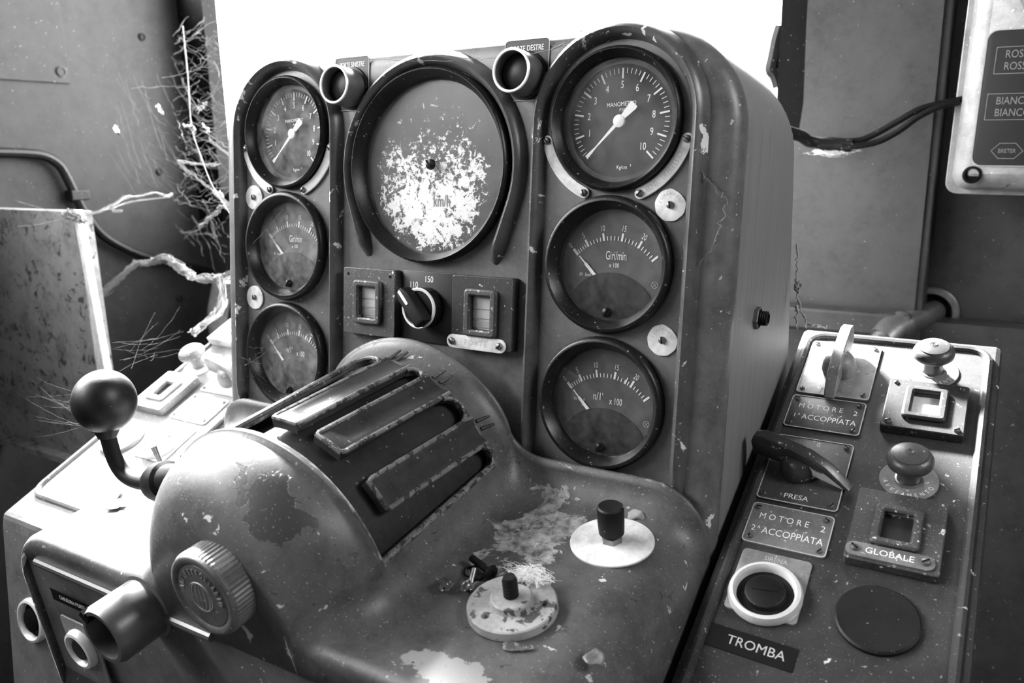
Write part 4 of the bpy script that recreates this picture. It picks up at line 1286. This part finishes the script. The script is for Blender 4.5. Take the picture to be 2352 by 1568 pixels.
mm = MB(); mm.text('TROMBA', .0085, .0035, 0, .0005, 0, .95); mm.build('lettering', 'pale_ink', tp, smooth=0)
# toggle switch and block at the left edge of the desk
t = thing('toggle_switch', 'small metal toggle switch with hex nut beside the lever collar', 'switch', f_desk(-.178, -.092, 0))
mm = MB(); mm.lathe([(.0068, 0), (.0068, .0025), (.0058, .0032)], 6); mm.build('hex_nut', 'steel', t, smooth=20)
mm = MB(); mm.lathe([(.0045, .003), (.0042, .006), (.0035, .0068), (0, .007)], 20); mm.build('bushing', 'steel', t)
mm = MB(); mm.tube([(0, 0, .006), (-.003, .0, .016), (-.0052, 0, .0245)], [.0015, .0019, .0024], 14); mm.build('bat', 'steel', t)
t = thing('rocker_switch', 'dark square rocker standing between the toggle switch and the hump', 'switch', f_desk(-.150, -.086, 0))
mm = MB(); mm.prism(rr(.013, .013, .001, 2), 0, .003); mm.build('base', 'rubber', t, smooth=0)
mm = MB(); mm.prism(rr(.0085, .0075, .0012, 3), .002, .0215, .0015, RY(R(-8))); mm.build('rocker', 'rubber', t, smooth=30)
# hex bolt on the hood side
t = thing('hex_bolt', 'hex bolt with exposed thread on the side of the hood', 'bolt', PM @ frame((0, 1, 0), (0, 0, 1), (1, 0, 0), (HW - .0013, .073, .006)))
mm = MB(); mm.lathe([(.0078, 0), (.0078, .0030), (.0070, .0036)], 6, RZ(R(15))); mm.build('washer_nut', 'dull_steel', t, smooth=15)
mm = MB(); mm.lathe([(.0050, .003)] + [(.0048 + (.0004 if i % 2 else 0), .0036 + .0007 * i) for i in range(8)] + [(.0036, .0092), (.0034, .0070), (0, .0070)], 20); mm.build('thread', 'iron', t, smooth=20)

# ================================================================== background things
# metal cover panel standing off the left wall
t = thing('sheet_metal_guard', 'speckled rusty sheet metal cover with an edge painted bright as if lit, by the cabin wall', 'metal cover', I4)
mm = MB(); mm.box((-.757, .112, .884), (.290, .022, .334)); mm.build('sheet', 'rust_sheet', t, smooth=0)
mm = MB(); mm.add([(-.612, .0985, 1.053), (-.612, .109, 1.053), (-.592, .109, .715), (-.592, .0985, .715), (-.606, .0985, 1.053), (-.606, .109, 1.053), (-.583, .109, .715), (-.583, .0985, .715)],
                  [(0, 1, 2, 3), (7, 6, 5, 4), (0, 4, 5, 1), (1, 5, 6, 2), (2, 6, 7, 3), (3, 7, 4, 0)]); mm.build('edge_flange', 'edge_lit_sheet', t, smooth=0, bevel=.001)
mm = MB(); mm.box((-.748, .105, .714), (.300, .038, .008)); mm.build('lower_flange', 'rust_sheet', t, smooth=0)
# cable on the left wall
def px_wall(px, py, off=.0): 
    p = hit_axis(px, py, 0, -.9 + off); return p
pts = [px_wall(*q, off=.012) for q in ((-40, 350), (50, 352), (100, 358), (135, 378), (155, 410), (172, 445), (195, 490), (230, 535), (275, 565), (330, 588), (400, 605), (470, 622), (500, 632))]
def smooth_path(P, k=4):
    out = []
    n = len(P)
    for i in range(n - 1):
        p0, p1, p2, p3 = P[max(i - 1, 0)], P[i], P[i + 1], P[min(i + 2, n - 1)]
        for j in range(k):
            u = j / k
            out.append(.5 * ((2 * p1) + (p2 - p0) * u + (2 * p0 - 5 * p1 + 4 * p2 - p3) * u * u + (-p0 + 3 * p1 - 3 * p2 + p3) * u ** 3))
    out.append(P[-1]); return out
mm = MB(); mm.tube(smooth_path(pts), .0075, 10)
tag(mm.build('wall_cable', 'cable_black'), 'thick black cable looping across the cabin wall beside the cobwebs', 'cable')
p = px_wall(178, 448, .010)
mm = MB(); mm.box((0, 0, 0), (.020, .030, .016)); tag(mm.build('cable_clip', 'rubber', None, Matrix.Translation(p), smooth=0, bevel=.002), 'dark clip holding the thick black cable to the cabin wall', 'cable clip')
t = thing('cover_plate', 'small riveted plate high on the cabin wall', 'plate', Matrix.Translation(px_wall(100, 110, .0)))
a = px_wall(160, 193); b = px_wall(100, 110)
mm = MB(); mm.box((.002, -.08 + (a.y - b.y) - .0, .10 + (a.z - b.z)), (.004, .16, .20)); mm.build('plate', 'wall_left_dimmed', t, smooth=0, bevel=.0015)
q = px_wall(137, 165) - b
mm = MB(); mm.lathe([(.008, 0), (.008, .002), (.0055, .0024), (.005, .0012), (0, .0012)], 20, Matrix.Translation(q + Vector((.004, 0, 0))) @ RY(R(90))); mm.build('rivet', 'rubber', t)
for i, (px, py, lab) in enumerate(((325, 85, 'wall screw above the cobwebs, high beside the pillar'), (365, 395, 'wall screw above the thick black cable, beside the cobwebs'), (412, 685, 'wall screw below the thick black cable'))):
    mm = MB(); mm.lathe([(.0065, 0), (.0062, .002), (.004, .0034), (.0034, .0022), (0, .0022)], 20)
    tag(mm.build('wall_screw', 'iron', None, Matrix.Translation(px_wall(px, py)) @ RY(R(90))), lab, 'screw', 'wall screws')
# right: twin cable with sleeve
def pf(px, py, y): return hit_axis(px, py, 1, y)
def cable(pix, y0, y1, r, name, mat, label, group=None, n=10):
    P = [pf(px, py, y0 + (y1 - y0) * i / (len(pix) - 1)) for i, (px, py) in enumerate(pix)]
    mm = MB(); mm.tube(smooth_path(P), r, n)
    return tag(mm.build(name, mat), label, 'cable', group)
cable([(1935, 325), (1975, 322), (2010, 308), (2060, 280), (2110, 252), (2160, 238), (2210, 228)], .46, .47, .0034, 'twin_cable', 'cable_black', 'upper of two thin black wires leaving the split sleeve', 'wires leaving the split sleeve')
cable([(1935, 334), (1975, 334), (2020, 324), (2065, 300), (2110, 268), (2160, 244), (2205, 234)], .455, .465, .0034, 'twin_cable', 'cable_black', 'lower of two thin black wires leaving the split sleeve', 'wires leaving the split sleeve')
P = [pf(px, py, y) for px, py, y in ((1800, 300, .40), (1838, 312, .43), (1860, 325, .45), (1905, 331, .458), (1957, 335, .46))]
P = smooth_path(P)
mm = MB(); mm.tube(P, [.0075 if i > 10 else .0062 for i in range(len(P))], 14)
tag(mm.build('cable_sleeve', 'rubber'), 'grey split sleeve around the wires behind the hood', 'cable sleeve')
lint(Matrix.Translation(pf(1912, 346, .458)) @ Matrix.Diagonal((2.2, .8, -.7, 1)), 260, .0075, 'white lint hanging under the split sleeve', 5)
# switch box upper right
def switch_box():
    yb = .555
    tl = pf(2200, 20, .44); bl = pf(2176, 440, .44)
    w, h = .135, tl.z - bl.z + .06
    cx, cz = bl.x + w / 2 + .004, bl.z + h / 2
    Mx = Matrix(((1, 0, 0, cx), (0, 0, -1, .475), (0, 1, 0, cz), (0, 0, 0, 1))) @ RZ(R(-1.2))
    t = thing('switch_box', 'pale metal switch box with dark ROSSO and BIANCO panel', 'switch box', Mx)
    mm = MB(); mm.prism(rr(w, h, .016, 6), -.085, .028, .016); mm.build('case', 'box_paint', t, smooth=50)
    mm = MB(); mm.ringplate(rr(w + .012, h + .010, .012, 5), rr(w - .004, h - .004, .010, 5), -.004, .004); mm.build('flange', 'box_paint', t, smooth=40, bevel=.001)
    # label panel
    z = .0282
    lx, ly = -.0115, -h / 2 + .086
    mm = MB(); mm.prism(rr(.082, .125, .009, 5), z, z + .0012, .0003, TR(lx, ly, 0)); mm.build('label_panel', 'label_grey', t, smooth=40)
    mm = MB(); mm.ringplate(rr(.082, .125, .009, 5), rr(.0805, .1235, .0085, 5), z + .0008, z + .0016, TR(lx, ly, 0)); mm.build('label_border', 'grey_ink', t, smooth=40)
    mm = MB()
    for yy, wd in ((.040, 'ROSSO'), (-.002, 'BIANCO')):
        for k in (0, 1): mm.text(wd, .0100, lx - .012, ly + yy - k * .0108, z + .0015, 0, .78)
        mm.ringplate(rr(.040 if wd == 'ROSSO' else .045, .0245, .0005, 1), rr(.0388 if wd == 'ROSSO' else .0438, .0233, .0005, 1), z + .0012, z + .0015, TR(lx - .012, ly + yy - .0052, 0))
    hexo = [(lx - .012 + .0135 * math.cos(PI * i / 3) * 1.0, ly - .048 + .0085 * math.sin(PI * i / 3)) for i in range(6)]
    hexi = [(lx - .012 + .0128 * math.cos(PI * i / 3) * 1.0, ly - .048 + .0079 * math.sin(PI * i / 3)) for i in range(6)]
    mm.ringplate(hexo, hexi, z + .0012, z + .0015); mm.text('BRETER', .0055, lx - .012, ly - .0482, z + .0015, 0, .8)
    mm.build('lettering', 'dim_ink', t, smooth=0)
    mm = MB(); mm.prism(rr(.06, .10, .004, 3), z, z + .0015, .0003, TR(lx + .026, ly + .135, 0)); mm.build('upper_card', 'plate_mid', t, smooth=30)
    mm = MB(); mm.lathe([(.0085, .016), (.0085, .0290), (.0062, .0296), (.0058, .0270), (0, .0270)], 20, TR(-w / 2 + .0175, -h / 2 + .0150, 0)); mm.build('corner_screw', 'black', t)
    mm = MB(); mm.lathe([(.004, -.002), (.0035, .002), (0, .003)], 14, TR(-w / 2 - .007, -.030, 0) @ RY(R(-90))); mm.build('side_stud', 'box_paint', t)
    # bracket to the wall behind
    mm = MB(); mm.box((0, 0, -.084), (w * .6, h * .7, .02)); mm.build('bracket', 'wall_dark', t, smooth=0)
switch_box()
# grommet and pipe low at the door post
c = pf(2140, 715, .525)
t = thing('pipe_grommet', 'pale metal grommet ring around the hole in the door post', 'grommet', Matrix.Translation(pf(2138, 716, .560)) @ RX(R(90)))
mm = MB(); mm.lathe([(.030, 0), (.030, .004), (.028, .006), (.0225, .006), (.021, .004), (.0205, -.001)], 36); mm.build('ring', 'dull_steel', t)
mm = MB(); mm.lathe([(.021, .0008), (0, .0008)], 24); mm.build('hole', 'black', t)
P = [pf(px, py, y) for px, py, y in ((2150, 712, .57), (2130, 722, .53), (2095, 738, .50), (2060, 752, .48), (2020, 790, .46), (2000, 830, .45))]
t = thing('pipe', 'worn pipe passing through the grommet in the door post', 'pipe', I4)
mm = MB(); mm.tube(smooth_path(P), .0125, 14); mm.build('tube', 'dull_steel', t)
mm = MB(); mm.tube([P[2] * .45 + P[3] * .55, P[3] * .75 + P[4] * .25, P[3] * .2 + P[4] * .8], [.0165, .0175, .0165], 16); mm.build('elbow', 'dull_steel', t)
# strap on the black window pillar
mm = MB(); P = [pf(px, py, .515) for px, py in ((1795, 60), (1786, 90), (1778, 130), (1772, 160), (1782, 175), (1790, 200))]
mm.tube(smooth_path(P), .008, 8); tag(mm.build('rubber_strip', 'rubber'), 'loose black rubber strip hanging along the window pillar', 'rubber strip')
# vertical conduit behind the left console
P = [pf(px, py, .40) for px, py in ((515, 640), (505, 690), (500, 730), (508, 780))]
mm = MB(); mm.tube(smooth_path(P), .017, 14); tag(mm.build('conduit', 'box_paint'), 'pale conduit rising behind the sunlit console, draped in dust', 'conduit')

# ================================================================== cobwebs (thin dusty threads, nobody could count them)
def strand(mm, A, B, sag, r, rnd, n=10, jit=.0015, lumps=0.0):
    P = []; rad = []
    for i in range(n + 1):
        u = i / n; p = A.lerp(B, u) + Vector((0, 0, -sag * 4 * u * (1 - u)))
        if 0 < i < n: p += Vector((rnd.gauss(0, jit), rnd.gauss(0, jit), rnd.gauss(0, jit)))
        P.append(p); rad.append(r * (1 + lumps * max(0, rnd.gauss(0, 1))))
    mm.tube(P, rad, 4, cap=False)
def web_obj(mm, label, mat='web'):
    return tag(mm.build('cobweb', mat, smooth=60), label, 'cobweb', None, 'stuff')
rnd = random.Random(11)
def D(px, py, t): return at_depth(px, py, t)
# pillar web: fine random threads between the pillar and the panel edge
mm = MB()
for k in range(170):
    x0 = rnd.uniform(395, 500); y0 = rnd.uniform(70, 560); t0 = rnd.uniform(.95, 1.35)
    L = rnd.uniform(20, 110); an = rnd.uniform(-.9, 1.3)
    A = D(x0, y0, t0); B = D(min(533, x0 + L * math.cos(an)), y0 + L * math.sin(an), t0 - rnd.uniform(-.03, .06))
    strand(mm, A, B, rnd.uniform(0, .006), rnd.uniform(.00010, .00026), rnd, 8, .0011, .8)
for k in range(40):
    x0 = rnd.uniform(250, 420); y0 = rnd.uniform(120, 420); t0 = 1.25
    L = rnd.uniform(60, 160); an = rnd.uniform(.2, 1.3)
    A = D(x0, y0, t0); B = D(min(530, x0 + L * math.cos(an)), y0 + L * math.sin(an), t0 - .1)
    strand(mm, A, B, rnd.uniform(0, .01), .00013, rnd, 8, .001)
web_obj(mm, 'fine dusty cobweb filling the gap between window pillar and instrument panel')
mm = MB()
main = [(420, 60), (432, 180), (440, 290), (462, 360), (485, 420), (515, 470), (535, 500)]
P = [D(x, y, 1.1 - .05 * i) for i, (x, y) in enumerate(main)]
P = smooth_path(P, 5); mm.tube(P, [.0005 * (1 + 1.5 * max(0, rnd.gauss(0, .5))) for _ in P], 6)
for A, B, r in (((410, 372), (470, 380), .0013), ((470, 382), (500, 375), .0010), ((455, 255), (475, 235), .0013), ((438, 290), (448, 305), .0022), ((425, 287), (440, 293), .0018), ((465, 285), (480, 303), .0013),
                ((300, 205), (440, 198), .0004), ((370, 175), (490, 152), .0004), ((265, 290), (272, 305), .0026), ((363, 240), (375, 262), .0014), ((460, 520), (505, 480), .0026), ((500, 480), (528, 470), .0028), ((490, 440), (528, 480), .0018), ((505, 440), (520, 480), .0018), ((480, 320), (530, 360), .0014), ((410, 375), (528, 470), .0010), ((470, 300), (530, 340), .0009)):
    for q in range(4 if r > .0009 else 1):
        strand(mm, D(A[0] + rnd.gauss(0, 2), A[1] + rnd.gauss(0, 2), 1.0), D(B[0] + rnd.gauss(0, 2), B[1] + rnd.gauss(0, 2), .97), .0, r * .35, rnd, 10, .0010, .9)
web_obj(mm, 'thick dusty cobweb strands along the window pillar', 'dust')
mm = MB()
def dusty(pix, t0, t1, r, lump=.6, n=4, mat=None):
    P = [D(x, y, t0 + (t1 - t0) * i / (len(pix) - 1)) for i, (x, y) in enumerate(pix)]
    P = smooth_path(P, n)
    for k in range(max(3, int(r * 7000))):
        o = Vector((rnd.gauss(0, r * .6), rnd.gauss(0, r * .6), rnd.gauss(0, r * .6)))
        Q = []
        for p in P:
            o = o * .75 + Vector((rnd.gauss(0, r * .45), rnd.gauss(0, r * .45), rnd.gauss(0, r * .45)))
            Q.append(p + o)
        mm.tube(Q, [max(.00006, r * .16 * (1 + lump * rnd.gauss(0, 1))) for _ in Q], 4, cap=False)
dusty([(160, 500), (220, 487), (262, 470), (290, 452), (320, 450), (355, 442), (380, 450), (395, 446)], .98, 1.1, .0015)
dusty([(165, 498), (250, 480), (300, 462), (390, 452)], .98, 1.1, .0009)
dusty([(155, 500), (90, 515), (40, 520)], .98, .98, .0007)
dusty([(155, 500), (100, 480), (40, 462)], .98, .98, .0006)
dusty([(150, 498), (165, 494), (185, 502), (190, 508)], .975, .975, .0040)
dusty([(255, 470), (262, 485), (280, 484)], 1.0, 1.0, .0018)
web_obj(mm, 'dusty web thread running from the rusty cover towards the pillar', 'dust')
mm = MB()
dusty([(230, 680), (262, 650), (290, 625), (315, 605), (345, 603), (375, 590), (400, 600), (425, 615), (448, 638), (480, 640), (505, 638), (528, 628)], 1.15, .92, .0032, .35)
dusty([(330, 605), (360, 600), (385, 596), (410, 612), (440, 632)], 1.1, 1.0, .0038, .4)
dusty([(505, 640), (512, 680), (500, 715), (480, 735), (455, 755), (440, 765)], .92, .86, .0028, .5)
dusty([(520, 690), (505, 720), (470, 745)], .9, .86, .002, .5)
web_obj(mm, 'thick dusty cobweb rope under the wall cable, trailing to the sunlit console', 'dust')
mm = MB()
for k in range(12):
    x0 = rnd.uniform(240, 330); y0 = rnd.uniform(780, 880); x1 = rnd.uniform(350, 470); y1 = rnd.uniform(700, 830)
    strand(mm, D(x0, y0, .72), D(x1, y1, .85), rnd.uniform(-.004, .01), rnd.uniform(.00002, .00004), rnd, 10, .0003, .6)
for k in range(14):
    x0 = rnd.uniform(40, 160); y0 = rnd.uniform(860, 1010)
    strand(mm, D(x0, y0, .8), D(rnd.uniform(180, 230), rnd.uniform(880, 985), .60), .002, .00002, rnd, 10, .0002, .4)
web_obj(mm, 'hair-thin web threads hanging around the ball knob and sunlit console')
# threads on the instrument panel
mm = MB()
def pw(px, py, d):
    c = CAM_P; v = ray(px, py); t = (-d - c.y) / v.y
    return PM @ (c + v * t)
for A, B, r in (((790, 130), (1040, 140), .00016), ((1040, 130), (1140, 132), .00014), ((1060, 120), (1150, 80), .00012), ((1220, 125), (1345, 85), .00025), ((1228, 122), (1300, 98), .0003), ((1310, 62), (1365, 75), .0003), ((770, 95), (840, 90), .00012), ((580, 560), (650, 480), .00016), ((560, 840), (620, 800), .00014), ((555, 820), (600, 835), .00014)):
    strand(mm, pw(*A, .014), pw(*B, .014), .001, r * .7, rnd, 12, .00015, .5)
for A, B, r in (((1607, 388), (1640, 430), .00025), ((1640, 430), (1672, 460), .0003), ((1672, 462), (1640, 560), .0004), ((1640, 560), (1610, 610), .0002), ((1665, 470), (1650, 540), .0003)):
    strand(mm, pw(*A, .004), pw(*B, .004), .0, r, rnd, 12, .0011, .6)
for k in range(16):
    A = (rnd.uniform(545, 600), rnd.uniform(790, 870)); B = (A[0] + rnd.uniform(-20, 60), A[1] + rnd.uniform(-20, 60))
    strand(mm, pw(*A, .010), pw(*B, .010), .001, .00006, rnd, 8, .0006, .4)
web_obj(mm, 'wispy cobweb threads clinging to the instrument panel front')
mm = MB()
for A, B, r in (((1832, 560), (1830, 640), .0006), ((1830, 640), (1834, 690), .0010), ((1834, 690), (1852, 752), .0006), ((1828, 700), (1832, 755), .0007), ((1828, 665), (1840, 655), .0012), ((1850, 745), (1900, 748), .0005)):
    strand(mm, D(*A, .62), D(*B, .62), 0, r, rnd, 14, .0008, .8)
web_obj(mm, 'dusty web thread hanging from the hood to the dark side console', 'dust')
mm = MB()
for A, B, r in (((865, 850), (940, 880), .00035), ((945, 870), (985, 905), .00022), ((985, 905), (1010, 880), .00022), ((1010, 880), (1000, 915), .00022), ((940, 880), (975, 912), .00018), ((950, 905), (1010, 912), .00018), ((640, 925), (735, 905), .00045)):
    a_ = D(*A, .56 if A[0] > 700 else .52); b_ = D(*B, .56 if A[0] > 700 else .535); strand(mm, a_, b_, .001, r, rnd, 10, .0006, .4)
web_obj(mm, 'small tangle of web threads over the louvre fingers')
